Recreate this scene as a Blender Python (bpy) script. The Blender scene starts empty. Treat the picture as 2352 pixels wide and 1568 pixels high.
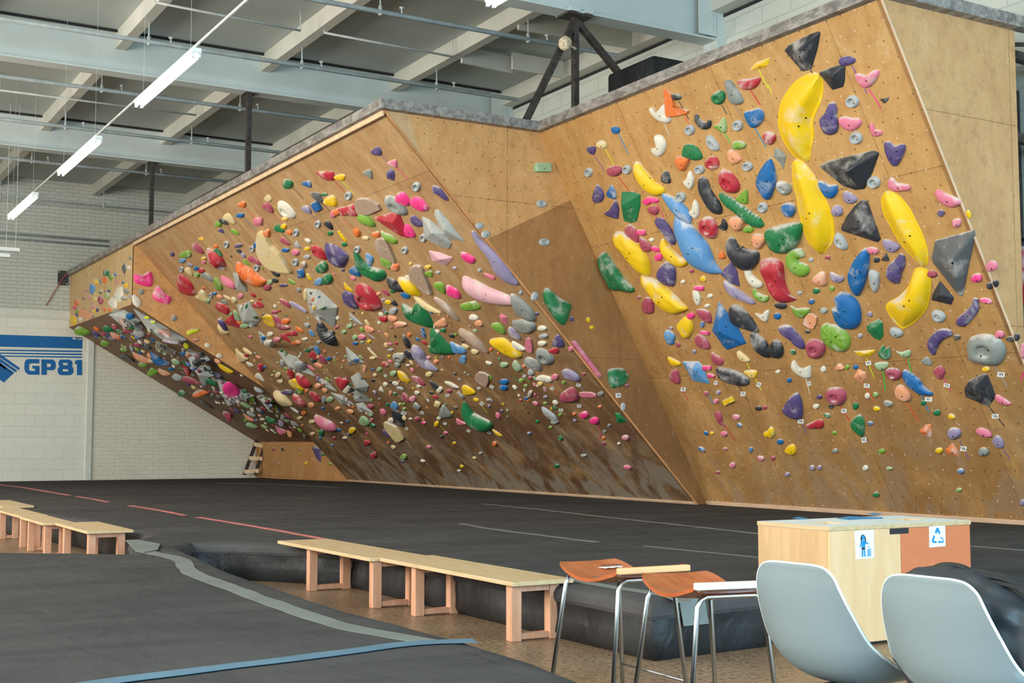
import bpy, bmesh, math, random
from mathutils import Vector, Matrix, noise
from mathutils.bvhtree import BVHTree
C = bpy.context.scene.collection
scene = bpy.context.scene
rnd = random.Random(81)
# ------------------------------------------------------------------ camera
CX, CY, FL, EYE = 1176.0, 784.0, 2944.0, 1.30          # image centre and focal length in pixels of the 2352x1568 frame
PITCH, AZ = math.atan(230.5/FL), math.radians(30.45)
cd = bpy.data.cameras.new('camera'); cam = bpy.data.objects.new('camera', cd); C.objects.link(cam)
cd.sensor_width = 36; cd.lens = FL/2352*36; cd.clip_end = 200
cam.location = (0, 0, EYE); cam.rotation_euler = (math.pi/2+PITCH, 0, -AZ)
scene.camera = cam
# ------------------------------------------------------------------ world, exposure, daylight
scene.view_settings.view_transform = 'Standard'; scene.view_settings.look = 'None'
scene.view_settings.exposure = 0.85; scene.view_settings.gamma = 1.0; scene.view_settings.use_curve_mapping = False
w = bpy.data.worlds.new('world'); scene.world = w; w.use_nodes = True
w.node_tree.nodes['Background'].inputs[0].default_value = (0.80, 0.92, 1.0, 1)
w.node_tree.nodes['Background'].inputs[1].default_value = 0.35
def area(name, loc, rot, sx, sy, power, col):
    l = bpy.data.lights.new(name, 'AREA'); l.shape = 'RECTANGLE'; l.size = sx; l.size_y = sy; l.energy = power; l.color = col
    o = bpy.data.objects.new(name, l); C.objects.link(o); o.location = loc; o.rotation_euler = rot; return o
DAY = (0.50, 0.79, 1.0); WARM = (1.0, 0.93, 0.80)
for i, yy in enumerate((3, 13, 23)):                   # daylight in the three windows of the wall opposite the climbing wall
    area('window_daylight', (-6.3, yy, 4.6), (0, -math.pi/2, 0), 4.2, 6.5, 640, (1.0, 0.94, 0.83))
for i, xx in enumerate((-1, 8)):                       # and in the two windows behind the viewpoint
    area('window_daylight', (xx, -7.2, 3.6), (math.pi/2, 0, 0), 6.5, 4.4, 720, DAY)
# ------------------------------------------------------------------ helpers
def lin(c):
    return tuple(((v/255)/12.92 if v/255 <= .04045 else ((v/255+.055)/1.055)**2.4) for v in c)
def ray(px, py):
    r = Vector((math.cos(AZ), -math.sin(AZ), 0)); fh = Vector((math.sin(AZ), math.cos(AZ), 0)); up = Vector((0, 0, 1))
    fw = fh*math.cos(PITCH)+up*math.sin(PITCH); uc = -fh*math.sin(PITCH)+up*math.cos(PITCH)
    return ((px-CX)*r+(CY-py)*uc+FL*fw).normalized()
EY = Vector((0, 0, EYE))
def hit(px, py, n, d):
    R = ray(px, py); n = Vector(n); return EY+R*((d-n.dot(EY))/n.dot(R))
def onz(px, py, z): return hit(px, py, (0, 0, 1), z)
def ony(px, py, y): return hit(px, py, (0, 1, 0), y)
def onx(px, py, x): return hit(px, py, (1, 0, 0), x)
def obj(name, bm, mat, parent=None, smooth=False, mats=None, auto=None):
    me = bpy.data.meshes.new(name); bm.normal_update(); bm.to_mesh(me); bm.free()
    for m in (mats or [mat]): me.materials.append(m)
    if smooth:
        for p in me.polygons: p.use_smooth = True
    if auto is not None: me.set_sharp_from_angle(angle=math.radians(auto))
    o = bpy.data.objects.new(name, me); C.objects.link(o)
    if parent: o.parent = parent
    return o
def tag(o, label, cat, group=None, kind=None):
    o['label'] = label; o['category'] = cat
    if group: o['group'] = group
    if kind: o['kind'] = kind
    return o
def empty(name, loc, rz=0):
    o = bpy.data.objects.new(name, None); C.objects.link(o); o.location = loc; o.rotation_euler = (0, 0, rz); return o
def struct(o): o['kind'] = 'structure'; return o
def box(bm, lo, hi, M=None, bev=0):
    vs = [bm.verts.new(Vector((x, y, z)) if M is None else M @ Vector((x, y, z))) for x in (lo[0], hi[0]) for y in (lo[1], hi[1]) for z in (lo[2], hi[2])]
    fs = [bm.faces.new([vs[i] for i in f]) for f in ((0,1,3,2),(4,6,7,5),(0,4,5,1),(2,3,7,6),(0,2,6,4),(1,5,7,3))]
    if bev:
        es = {e for f in fs for e in f.edges}
        bmesh.ops.bevel(bm, geom=list(es), offset=bev, segments=2, affect='EDGES', profile=.5)
def tube(bm, pts, r, seg=10, cap=True):
    pts = [Vector(p) for p in pts]; rings = []; prev = None
    rr = r if isinstance(r, (list, tuple)) else [r]*len(pts)
    for i, p in enumerate(pts):
        t = (pts[min(i+1, len(pts)-1)]-pts[max(i-1, 0)]).normalized()
        a = prev if prev is not None else (Vector((0, 0, 1)) if abs(t.z) < .9 else Vector((1, 0, 0)))
        u = (a-t*a.dot(t)).normalized(); v = t.cross(u); prev = u
        rings.append([bm.verts.new(p+(u*math.cos(2*math.pi*k/seg)+v*math.sin(2*math.pi*k/seg))*rr[i]) for k in range(seg)])
    for a, b in zip(rings, rings[1:]):
        for k in range(seg): bm.faces.new((a[k], a[(k+1)%seg], b[(k+1)%seg], b[k]))
    if cap: bm.faces.new(rings[0][::-1]); bm.faces.new(rings[-1])
def bar(bm, a, b, w_, h_, up=(0, 0, 1)):
    a = Vector(a); b = Vector(b); t = (b-a).normalized(); up = Vector(up)
    if abs(t.dot(up)) > .98: up = Vector((0, 1, 0))
    s = t.cross(up).normalized(); u = s.cross(t)
    q = [[bm.verts.new(p+s*x*w_/2+u*y*h_/2) for x, y in ((-1,-1),(1,-1),(1,1),(-1,1))] for p in (a, b)]
    for k in range(4): bm.faces.new((q[0][k], q[0][(k+1)%4], q[1][(k+1)%4], q[1][k]))
    bm.faces.new(q[0][::-1]); bm.faces.new(q[1])
def prism(bm, pts, off, mi=0):
    """closed solid: polygon pts (3D) pushed along the vector off"""
    a = [bm.verts.new(Vector(p)) for p in pts]; b = [bm.verts.new(Vector(p)+Vector(off)) for p in pts]
    f = bm.faces.new(a); f.material_index = mi; bm.faces.new(b[::-1]).material_index = mi
    for k in range(len(a)):
        bm.faces.new((a[k], b[k], b[(k+1)%len(a)], a[(k+1)%len(a)])).material_index = mi
def catmull(p, n=4, closed=True):
    out = []; L = len(p)
    for i in range(L if closed else L-1):
        g = lambda j: p[j % L] if closed else p[max(0, min(L-1, j))]
        p0, p1, p2, p3 = g(i-1), g(i), g(i+1), g(i+2)
        for k in range(n):
            t = k/n
            out.append(tuple(.5*(2*b+(c-a)*t+(2*a-5*b+4*c-d)*t*t+(3*b-a-3*c+d)*t**3) for a, b, c, d in zip(p0, p1, p2, p3)))
    if not closed: out.append(tuple(p[-1]))
    return out
# ------------------------------------------------------------------ materials
class NT:
    def __init__(s, name):
        s.m = bpy.data.materials.new(name); s.m.use_nodes = True; s.t = s.m.node_tree; s.b = s.t.nodes['Principled BSDF']
    def n(s, typ, **kw):
        nd = s.t.nodes.new(typ)
        for k, v in kw.items():
            if k.startswith('i_'):
                key = k[2:]; nd.inputs[int(key) if key.isdigit() else key].default_value = v
            else: setattr(nd, k, v)
        return nd
    def l(s, a, b): s.t.links.new(a, b)
    def math(s, op, a, b=None, c=None, clamp=False):
        nd = s.n('ShaderNodeMath', operation=op, use_clamp=clamp)
        for i, v in enumerate((a, b, c)):
            if v is None: continue
            if isinstance(v, (int, float)): nd.inputs[i].default_value = v
            else: s.l(v, nd.inputs[i])
        return nd.outputs[0]
    def mix(s, fac, a, b, mode='MIX'):
        nd = s.n('ShaderNodeMix', data_type='RGBA', blend_type=mode)
        for sock, v in ((nd.inputs[0], fac), (nd.inputs[6], a), (nd.inputs[7], b)):
            if isinstance(v, (int, float)): sock.default_value = v
            elif isinstance(v, tuple): sock.default_value = (*v[:3], 1)
            else: s.l(v, sock)
        return nd.outputs[2]
    def noise(s, vec, scale, detail=4, rough=.55, dist=0):
        nd = s.n('ShaderNodeTexNoise', i_Scale=scale, i_Detail=detail, i_Roughness=rough, i_Distortion=dist)
        if vec is not None: s.l(vec, nd.inputs['Vector'])
        return nd.outputs[0]
    def ramp(s, v, a, b):
        nd = s.n('ShaderNodeMapRange', interpolation_type='SMOOTHSTEP', i_1=a, i_2=b); s.l(v, nd.inputs[0]); return nd.outputs[0]
    def bump(s, h, strength, dist=.01):
        nd = s.n('ShaderNodeBump', i_Strength=strength, i_Distance=dist); s.l(h, nd.inputs['Height']); s.l(nd.outputs[0], s.b.inputs['Normal'])
    def pos(s): return s.n('ShaderNodeNewGeometry').outputs['Position']
    def scl(s, v, x, y, z):
        nd = s.n('ShaderNodeVectorMath', operation='MULTIPLY'); s.l(v, nd.inputs[0]); nd.inputs[1].default_value = (x, y, z); return nd.outputs[0]
    def done(s, col, rough=.6, metal=0, spec=None):
        if isinstance(col, tuple): s.b.inputs['Base Color'].default_value = (*col[:3], 1)
        else: s.l(col, s.b.inputs['Base Color'])
        if isinstance(rough, (int, float)): s.b.inputs['Roughness'].default_value = rough
        else: s.l(rough, s.b.inputs['Roughness'])
        s.b.inputs['Metallic'].default_value = metal
        if spec is not None: s.b.inputs['Specular IOR Level'].default_value = spec
        return s.m
def plain(name, c, rough=.6, metal=0, var=.12, scale=6, spec=None, bump=0):
    t = NT(name); p = t.pos(); nz = t.noise(p, scale, 4); c = lin(c)
    if bump: t.bump(nz, bump, .01)
    return t.done(t.mix(t.ramp(nz, .3, .7), tuple(v*(1-var) for v in c), tuple(min(1, v*(1+var)) for v in c)), rough, metal, spec)
def m_ply(name, base, dark, grime, low, holes=True, pale=None, uscale=1.0):
    """plywood panel of the climbing wall: UV map is metres along and up the face"""
    t = NT(name); uv = t.n('ShaderNodeUVMap', uv_map='UVMap').outputs[0]
    sep = t.n('ShaderNodeSeparateXYZ'); t.l(uv, sep.inputs[0]); u, v = sep.outputs[0], sep.outputs[1]
    pu = t.math('DIVIDE', u, 1.9*uscale); pv = t.math('DIVIDE', v, 2.15)
    fl = t.n('ShaderNodeCombineXYZ'); t.l(t.math('FLOOR', pu), fl.inputs[0]); t.l(t.math('FLOOR', pv), fl.inputs[1])
    wn = t.n('ShaderNodeTexWhiteNoise', noise_dimensions='2D'); t.l(fl.outputs[0], wn.inputs['Vector'])
    grain = t.noise(t.scl(uv, 1.5, .6, 1), 2.0, 6, .62, .6); fine = t.noise(t.scl(uv, 40, 12, 1), 1, 4, .7)
    col = t.mix(t.ramp(grain, .3, .72), lin(base), lin(dark))
    col = t.mix(t.math('MULTIPLY', wn.outputs[0], .30), col, lin(pale or base))
    col = t.mix(t.math('MULTIPLY', t.ramp(fine, .45, .75), .16), col, lin((96, 60, 26)))
    # boot rubber and hand grime, strengthened so the face gets darker towards the bottom
    g1 = t.noise(t.scl(uv, 1.0, .75, 1), 1.3, 8, .72, .35); lowm = t.n('ShaderNodeMapRange', interpolation_type='SMOOTHSTEP', i_1=low[0], i_2=low[1], i_3=1.0, i_4=0.0)
    t.l(v, lowm.inputs[0])
    gm = t.math('MULTIPLY', t.ramp(g1, .22, .58), t.math('MULTIPLY_ADD', lowm.outputs[0], .85, .12), clamp=True)
    col = t.mix(t.math('MULTIPLY', gm, grime[3] if len(grime) > 3 else .8), col, lin(grime[:3]))
    mot = t.noise(t.scl(uv, 7, 5, 1), 1.0, 6, .75); col = t.mix(t.math('MULTIPLY', t.ramp(mot, .46, .70), .26), col, lin((112, 72, 36)))
    fl2 = t.n('ShaderNodeTexVoronoi', i_Scale=11.0); t.l(uv, fl2.inputs['Vector']); col = t.mix(t.math('MULTIPLY', t.math('LESS_THAN', fl2.outputs[0], .085), .55), col, lin((232, 220, 200)))
    # chalk: soft clouds, streaks and flecks
    ch = t.ramp(t.noise(t.scl(uv, 1, 1, 1), 1.15, 7, .7, .9), .60, .80)
    ch2 = t.ramp(t.noise(t.scl(uv, 8, 8, 1), 2.2, 5, .8), .66, .78)
    foot = t.n('ShaderNodeMapRange', interpolation_type='SMOOTHSTEP', i_1=.15, i_2=2.0, i_3=1.0, i_4=0.0); t.l(v, foot.inputs[0])
    ft = t.math('MULTIPLY', foot.outputs[0], t.ramp(t.noise(t.scl(uv, 1.6, .8, 1), 1.3, 5, .6, 1.2), .44, .60))
    col = t.mix(t.math('MULTIPLY', ch, .42), col, lin((226, 208, 180)))
    col = t.mix(t.math('MULTIPLY', ch2, .42), col, lin((228, 216, 196)))
    if low[2]: col = t.mix(t.math('MULTIPLY', ft, low[2]), col, lin((150, 138, 122)))
    # scuffs
    sc = t.n('ShaderNodeTexVoronoi', feature='DISTANCE_TO_EDGE', i_Scale=5.2); t.l(t.mix(.35, t.scl(uv, 1, 1, 1), t.n('ShaderNodeTexNoise', i_Scale=4.0).outputs[1]), sc.inputs['Vector'])
    scm = t.math('MULTIPLY', t.math('LESS_THAN', sc.outputs[0], .006), t.ramp(g1, .55, .68))
    col = t.mix(t.math('MULTIPLY', scm, .3), col, lin((60, 40, 26)))
    # seams between sheets
    def edge(a, wd): 
        f = t.math('FRACT', a); return t.math('LESS_THAN', t.math('MINIMUM', f, t.math('SUBTRACT', 1.0, f)), wd)
    seam = t.math('MAXIMUM', edge(pu, .0022), edge(pv, .002))
    col = t.mix(t.math('MULTIPLY', seam, .55), col, lin((84, 52, 28)))
    if holes:                                           # T-nut holes
        row = t.math('FLOOR', t.math('DIVIDE', v, .2)); off = t.math('MULTIPLY', t.math('MODULO', row, 2.0), .5)
        hu = t.math('SUBTRACT', t.math('FRACT', t.math('ADD', t.math('DIVIDE', u, .2), off)), .5); hv = t.math('SUBTRACT', t.math('FRACT', t.math('DIVIDE', v, .2)), .5)
        d = t.math('ADD', t.math('MULTIPLY', hu, hu), t.math('MULTIPLY', hv, hv))
        fc = t.n('ShaderNodeCombineXYZ'); t.l(t.math('FLOOR', t.math('ADD', t.math('DIVIDE', u, .2), off)), fc.inputs[0]); t.l(row, fc.inputs[1]); w4 = t.n('ShaderNodeTexWhiteNoise', noise_dimensions='2D'); t.l(fc.outputs[0], w4.inputs['Vector'])
        hc = t.mix(t.math('GREATER_THAN', w4.outputs[0], .62), lin((58, 36, 20)), lin((222, 206, 184)))
        col = t.mix(t.math('MULTIPLY', t.math('LESS_THAN', d, .0026), .75), col, hc)
    t.bump(fine, .08, .005)
    return t.done(col, .62)
M_PLY_R = m_ply('plywood_wall', (204, 158, 98), (186, 134, 74), (124, 86, 46, .66), (1.2, 4.2, .35), True, (222, 178, 112))
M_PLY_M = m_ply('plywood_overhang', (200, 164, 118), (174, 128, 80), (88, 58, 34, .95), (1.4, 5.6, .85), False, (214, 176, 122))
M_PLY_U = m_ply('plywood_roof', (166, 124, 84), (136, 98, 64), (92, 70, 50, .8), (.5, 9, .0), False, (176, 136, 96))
M_PLY_Q = m_ply('plywood_return', (222, 168, 108), (206, 150, 88), (150, 98, 48, .5), (.5, 3.6, .0), True, (224, 172, 110))
M_PLY_Q2 = m_ply('plywood_return_worn', (182, 128, 74), (158, 106, 56), (120, 82, 46, .7), (.5, 4.5, .0), False, (184, 134, 80))
M_PLY_Q3 = m_ply('plywood_pale', (214, 178, 134), (200, 160, 114), (180, 140, 96, .3), (.5, 2, .0), False)
M_PLY_B = m_ply('plywood_end_panel', (216, 168, 118), (202, 152, 102), (150, 108, 62, .5), (.5, 4, .0), False, (214, 176, 122))
M_PLY_F = m_ply('plywood_fascia', (224, 192, 142), (208, 172, 118), (190, 150, 100, .3), (.5, 3, .0), False, (232, 204, 156), .9)
M_RIDGE = plain('ridge_edge_orange', (208, 144, 90), .7, 0, .2, 3)
M_RIDGE2 = plain('ridge_edge_pale', (226, 190, 158), .7, 0, .1, 3)
M_PLYEDGE = plain('plywood_edge', (226, 196, 158), .7)
def m_steel(name, c1, c2, rough=.55):
    t = NT(name); p = t.pos(); a = t.noise(t.scl(p, 5, 2.2, 5), 2, 5, .7, .6)
    return t.done(t.mix(t.ramp(a, .35, .66), lin(c1), lin(c2)), rough, .25)
M_RAIL = m_steel('chalky_steel_rail', (118, 112, 108), (172, 166, 160), .6)
M_DARKSTEEL = m_steel('dark_steel', (54, 48, 46), (84, 76, 72), .5)
M_CHROME = plain('chrome_tube', (205, 208, 210), .22, 1.0, .03)
M_CEIL = plain('ceiling_deck', (176, 184, 180), .9, 0, .05, .7)
M_BEAM = plain('painted_beam', (200, 208, 204), .6, 0, .05, 1.2)
M_PURLIN = plain('painted_purlin', (196, 196, 186), .7, 0, .05, 1.5)
M_PIPE = plain('painted_pipe', (188, 194, 192), .5)
M_GAPSHADE = plain('painted_gap_shade', (40, 40, 40), .9)
def m_brick(name, bw, bh, mortar, c1, c2, bumpd, rough_amt, ax, mdark=14):
    t = NT(name); p = t.pos(); sep = t.n('ShaderNodeSeparateXYZ'); t.l(p, sep.inputs[0]); cb = t.n('ShaderNodeCombineXYZ')
    t.l(sep.outputs[ax], cb.inputs[0]); t.l(sep.outputs[2], cb.inputs[1])
    wob = t.noise(p, 3.0, 4); v = t.n('ShaderNodeVectorMath', operation='MULTIPLY_ADD'); t.l(cb.outputs[0], v.inputs[0]); v.inputs[1].default_value = (1, 1, 1)
    w3 = t.n('ShaderNodeCombineXYZ'); t.l(t.math('MULTIPLY', t.math('SUBTRACT', wob, .5), .05*rough_amt), w3.inputs[1]); t.l(t.math('MULTIPLY', t.math('SUBTRACT', wob, .5), .06*rough_amt), w3.inputs[0]); t.l(w3.outputs[0], v.inputs[2])
    br = t.n('ShaderNodeTexBrick', i_Scale=1.0); br.inputs['Brick Width'].default_value = bw; br.inputs['Row Height'].default_value = bh
    br.inputs['Mortar Size'].default_value = mortar; br.inputs['Mortar Smooth'].default_value = .4
    t.l(v.outputs[0], br.inputs['Vector'])
    br.inputs['Color1'].default_value = (*lin(c1), 1); br.inputs['Color2'].default_value = (*lin(c2), 1); br.inputs['Mortar'].default_value = (*lin(tuple(x-mdark for x in c2)), 1)
    big = t.noise(p, .5, 5); col = t.mix(t.math('MULTIPLY', t.ramp(big, .4, .75), .14), br.outputs[0], lin((196, 176, 150)))
    fine = t.noise(p, 16, 5, .7); chip = t.math('MULTIPLY', t.ramp(t.noise(p, 7, 5, .75), .72, .76), .35)
    col = t.mix(chip, col, lin((150, 138, 122)))
    h = t.math('ADD', t.math('MULTIPLY', br.outputs[1], -1.0 if rough_amt < 2 else -.3), t.math('MULTIPLY', fine, .55*rough_amt)); t.bump(h, .8, bumpd)
    return t.done(col, .75)
M_BRICK = m_brick('white_painted_brick', .30, .098, .008, (206, 208, 196), (200, 202, 191), .014, 1.3, 0, 14)
M_BRICKR = m_brick('white_painted_brick_side', .62, .26, .008, (200, 205, 196), (194, 200, 191), .008, .6, 1, 9)
M_ROUGHBRICK = m_brick('rough_painted_brick', .34, .105, .010, (242, 235, 216), (237, 230, 211), .02, 2.6, 0, 6)
M_BLOCK = m_brick('white_painted_block', .50, .285, .006, (244, 241, 226), (240, 238, 223), .004, .25, 0, 9)
M_TRIMW = plain('white_trim', (224, 224, 212), .6, 0, .04)
def m_mat():
    t = NT('mat_fabric'); p = t.pos(); a = t.noise(p, 220, 2); b = t.noise(t.scl(p, .5, 1.4, 1), 1.4, 5, .6, .5); c = t.noise(t.scl(p, 2.6, 1.1, 1), 1.6, 5, .6, .3)
    col = t.mix(t.ramp(b, .3, .7), lin((70, 70, 71)), lin((86, 84, 84))); col = t.mix(t.math('MULTIPLY', t.ramp(a, .35, .75), .22), col, lin((98, 93, 88)))
    col = t.mix(t.math('MULTIPLY', t.ramp(c, .55, .8), .25), col, lin((46, 46, 49)))
    h = t.math('ADD', t.math('MULTIPLY', a, .12), t.math('MULTIPLY', t.noise(t.scl(p, 2.2, .9, 1), 1.2, 4, .55, .3), 1.6)); t.bump(h, .6, .03)
    return t.done(col, 1.0, 0, .04)
M_MAT = m_mat()
def m_vinyl():
    t = NT('mat_side_vinyl'); p = t.pos(); a = t.noise(t.scl(p, 1, 1, .5), 4, 4, .55, .5)
    t.bump(a, .6, .05); return t.done(t.mix(t.ramp(a, .35, .75), lin((20, 21, 23)), lin((36, 40, 44))), .5)
M_VINYL = m_vinyl()
def m_floor():
    t = NT('speckled_floor'); p = t.pos(); a = t.noise(p, 28, 4, .75); b = t.noise(p, 1.2, 5); v = t.n('ShaderNodeTexVoronoi', i_Scale=26.0); t.l(p, v.inputs['Vector'])
    col = t.mix(t.ramp(b, .3, .7), lin((134, 108, 84)), lin((156, 130, 104))); col = t.mix(t.math('MULTIPLY', t.ramp(a, .50, .60), .8), col, lin((84, 60, 44)))
    col = t.mix(t.math('MULTIPLY', t.math('LESS_THAN', v.outputs[0], .16), .6), col, lin((206, 190, 166)))
    return t.done(col, .38)
M_FLOOR = m_floor()
def m_wood(name, c1, c2, axis=(14, 1.2, 14), rough=.5):
    t = NT(name); tc = t.n('ShaderNodeTexCoord').outputs['Object']; a = t.noise(t.scl(tc, *axis), 1.5, 5, .6, 1.0)
    b = t.noise(t.scl(tc, *[x*4 for x in axis]), 2, 3)
    col = t.mix(t.ramp(a, .3, .7), lin(c1), lin(c2)); col = t.mix(t.math('MULTIPLY', t.ramp(b, .5, .8), .2), col, lin(tuple(int(x*.75) for x in c1)))
    return t.done(col, rough)
M_BENCHTOP = m_wood('bench_top_plywood', (214, 188, 148), (198, 168, 124))
M_LEG = m_wood('bench_leg_pine', (216, 164, 132), (202, 146, 112), (10, 10, 1.2))
M_STOOL = m_wood('stool_seat_veneer', (190, 104, 58), (168, 84, 42), (3, 12, 12), .32)
M_STOOLEDGE = plain('stool_lip_pale', (236, 226, 214), .35, 0, .04)
M_STOOLEDGE2 = plain('stool_lip_wood', (240, 184, 128), .35, 0, .04)
M_BIN = m_wood('bin_birch_plywood', (238, 200, 154), (230, 186, 138), (5, 5, .8), .45)
M_BINS = m_wood('bin_birch_side', (214, 178, 132), (200, 162, 116), (5, 5, .8), .5)
M_BINO = plain('bin_orange_panel', (214, 122, 78), .5, 0, .03, 20)
M_WHITE = plain('white_laminate', (228, 232, 230), .6, 0, .02, 6, .15)
M_CARD = plain('white_card', (240, 240, 238), .6, 0, .02)
M_BLUEINK = plain('blue_ink', (22, 140, 196), .5, 0, .05)
M_BLACKINK = plain('black_ink', (34, 34, 38), .6, 0, .05)
M_SHELL = plain('grey_shell_plastic', (134, 146, 149), .32, 0, .02, 3)
M_SHELLRIM = plain('pale_shell_rim', (222, 232, 232), .35, 0, .02)
M_BAG = plain('black_bag_nylon', (46, 48, 52), .5, 0, .3, 5, None, .3)
M_BAGTRIM = plain('bag_strap_webbing', (28, 30, 32), .7)
M_MURAL = plain('mural_blue', (0, 104, 172), .6, 0, .05, 8)
M_TAPE = plain('pink_mat_tape', (204, 118, 114), .7, 0, .1, 4)
M_TAPEG = plain('grey_mat_tape', (116, 123, 120), .6, 0, .1, 3)
M_TAPEB = plain('blue_mat_tape', (88, 122, 142), .6, 0, .1, 3)
M_ROPE = plain('rope_ball_fibre', (206, 186, 156), .9, 0, .3, 30)
t = NT('lit_tube'); t.b.inputs['Emission Color'].default_value = (1, .98, .93, 1); t.b.inputs['Emission Strength'].default_value = 7; M_LIT = t.done((.9, .9, .9), .4)
PAL = {'Y': (240, 196, 20), 'y': (214, 222, 34), 'K': (48, 50, 56), 'k': (92, 94, 96), 'G': (28, 118, 68), 'd': (38, 70, 62), 'g': (122, 166, 56), 'q': (40, 206, 84), 'l': (152, 184, 138),
       'B': (22, 102, 166), 'b': (92, 148, 200), 'R': (184, 44, 58), 'H': (244, 62, 140), 'p': (222, 122, 146), 'm': (172, 76, 96), 'V': (86, 72, 122), 'v': (150, 138, 168),
       'O': (232, 120, 54), 'f': (252, 92, 62), 'o': (234, 160, 120), 'W': (226, 220, 202), 'C': (228, 204, 150), 'N': (140, 144, 138), 'n': (172, 176, 176), 'P': (222, 172, 180), 'w': (176, 150, 130)}
CN = {'Y': 'yellow', 'y': 'pale yellow', 'K': 'black', 'k': 'dark grey', 'G': 'green', 'd': 'dark green', 'g': 'lime', 'q': 'bright green', 'l': 'pale green', 'B': 'blue', 'b': 'light-blue', 'R': 'red',
      'H': 'hot pink', 'p': 'pink', 'm': 'rose', 'V': 'purple', 'v': 'lavender', 'O': 'orange', 'f': 'neon orange', 'o': 'peach', 'W': 'white', 'C': 'cream', 'N': 'grey', 'n': 'light grey', 'P': 'chalky pink', 'w': 'wooden'}
def m_hold(k):
    t = NT('hold_'+CN[k].replace(' ', '_').replace('-', '_')); c = lin(PAL[k]); p = t.pos()
    big = t.noise(p, 3.4, 5, .65, .4); fine = t.noise(p, 60, 3, .6)
    ge = t.n('ShaderNodeNewGeometry'); sp = t.n('ShaderNodeSeparateXYZ'); t.l(ge.outputs['Normal'], sp.inputs[0])
    up = t.math('MULTIPLY', t.math('MAXIMUM', sp.outputs[2], 0.0), .36)
    ch = t.math('MULTIPLY', t.ramp(t.math('MULTIPLY_ADD', big, 1.0, up), .50, .78), .82 if k not in 'WnK' else .2 if k != 'K' else .6)
    ch = t.math('MULTIPLY', ch, t.math('MULTIPLY_ADD', fine, .8, .6), clamp=True)
    col = t.mix(ch, c, lin((222, 216, 208))); t.bump(fine, .15, .004)
    return t.done(col, .5 if k in 'HYK' else .6)
HM = {k: m_hold(k) for k in PAL}
M_VOL = {'n': None}
def m_vol(name, c):
    t = NT(name); p = t.pos(); sp = t.n('ShaderNodeTexVoronoi', i_Scale=7.0); t.l(p, sp.inputs['Vector'])
    col = t.mix(t.ramp(t.noise(p, 2.5, 6, .7, 1), .45, .75), lin(c), lin(tuple(min(255, x+22) for x in c)))
    col = t.mix(t.math('MULTIPLY', t.math('LESS_THAN', sp.outputs[0], .10), .7), col, lin((50, 48, 46)))
    return t.done(col, .65)
M_VOL = {'n': m_vol('volume_grey_paint', (172, 174, 168)), 'k': m_vol('volume_dark_paint', (96, 92, 88)), 'N': m_vol('volume_olive_paint', (136, 130, 112))}
M_BOLT = plain('bolt_steel', (52, 50, 50), .4, .6)
TM = {}
def tape_mat(k):
    if k not in TM: TM[k] = plain('tape_'+CN[k].replace(' ', '_').replace('-', '_'), {'B': (14, 150, 216), 'R': (222, 42, 62), 'V': (136, 84, 160), 'k': (62, 62, 64), 'N': (150, 152, 150), 'y': (232, 236, 40)}.get(k, PAL[k]), .5, 0, .06, 12)
    return TM[k]
# ------------------------------------------------------------------ the climbing wall's planes
H, MZ = 5.70, .36                                       # top of plywood, top of mats
YL, YM, YR, YE = 35.2, 28.52, 15.34, 8.88                # along the wall: brick wall, roof/overhang step, overhang/right wall step, outer corner
XT, XB = 7.04, 12.25                                    # overhang: top edge, foot
RT, RB = 9.48, 12.45                                    # right wall: top edge, foot
XE = 11.48
F0, K0 = 4.33, 1.30                                     # lower edge of the fascia; top of the kickboard
def plane(o, u, v):
    o = Vector(o); u = Vector(u).normalized(); v = Vector(v); v = (v-u*v.dot(u)).normalized(); n = u.cross(v)
    if n.dot(EY-o) < 0: n = -n
    return dict(o=o, u=u, v=v, n=n, d=n.dot(o))
PL = {'R': plane((RB, YR, MZ), (0, -1, 0), (RT-RB, 0, H-MZ)), 'M': plane((XB, YM, MZ), (0, -1, 0), (XT-XB, 0, H-MZ)),
      'U': plane((XB, YL, K0), (0, -1, 0), (XT-XB, 0, F0-K0)), 'F': plane((XT, YL, F0), (0, -1, 0), (0, 0, 1)),
      'Q': plane((XT, YR, MZ), (1, 0, 0), (0, 0, 1)), 'E': plane((RT, YE, MZ), (1, 0, 0), (0, 0, 1)),
      'W': plane((XT, YM, MZ), (1, 0, 0), (0, 0, 1)), 'K': plane((XB, YL, MZ), (0, -1, 0), (0, 0, 1))}
def face_obj(name, key, polys, mats, thick=.09):
    P = PL[key]; bm = bmesh.new(); ul = bm.loops.layers.uv.new('UVMap')
    for mi, pts in enumerate(polys):
        n0 = len(bm.faces); fr = P['n']*(.004 if key in 'QEW' else 0); prism(bm, [Vector(p)+fr for p in pts], -P['n']*(thick-.002)-fr, mi); bm.faces.ensure_lookup_table()
        for f in list(bm.faces)[n0:]:
            for lp in f.loops:
                q = lp.vert.co-P['o']; lp[ul].uv = (q.dot(P['u']), q.dot(P['v']))
    bmesh.ops.recalc_face_normals(bm, faces=bm.faces[:])
    return struct(obj(name, bm, None, mats=mats))
T = .004
face_obj('wall_right_slab', 'R', [[(RB, YR, MZ), (RB, YE, MZ), (RT, YE, H), (RT, YR, H)]], [M_PLY_R])
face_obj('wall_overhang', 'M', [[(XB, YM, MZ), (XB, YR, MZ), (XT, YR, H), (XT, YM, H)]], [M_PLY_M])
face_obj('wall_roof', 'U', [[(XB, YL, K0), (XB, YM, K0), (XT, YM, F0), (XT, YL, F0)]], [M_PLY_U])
face_obj('wall_fascia', 'F', [[(XT, YL-.02, F0), (XT, YM, F0), (XT, YM, H), (XT, YL-.02, H)]], [M_PLY_F])
q1, q2, q3, q4 = (ony(1306, 459, YR), ony(1139, 552, YR), ony(938, 272, YR), ony(955, 340, YR))
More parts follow.
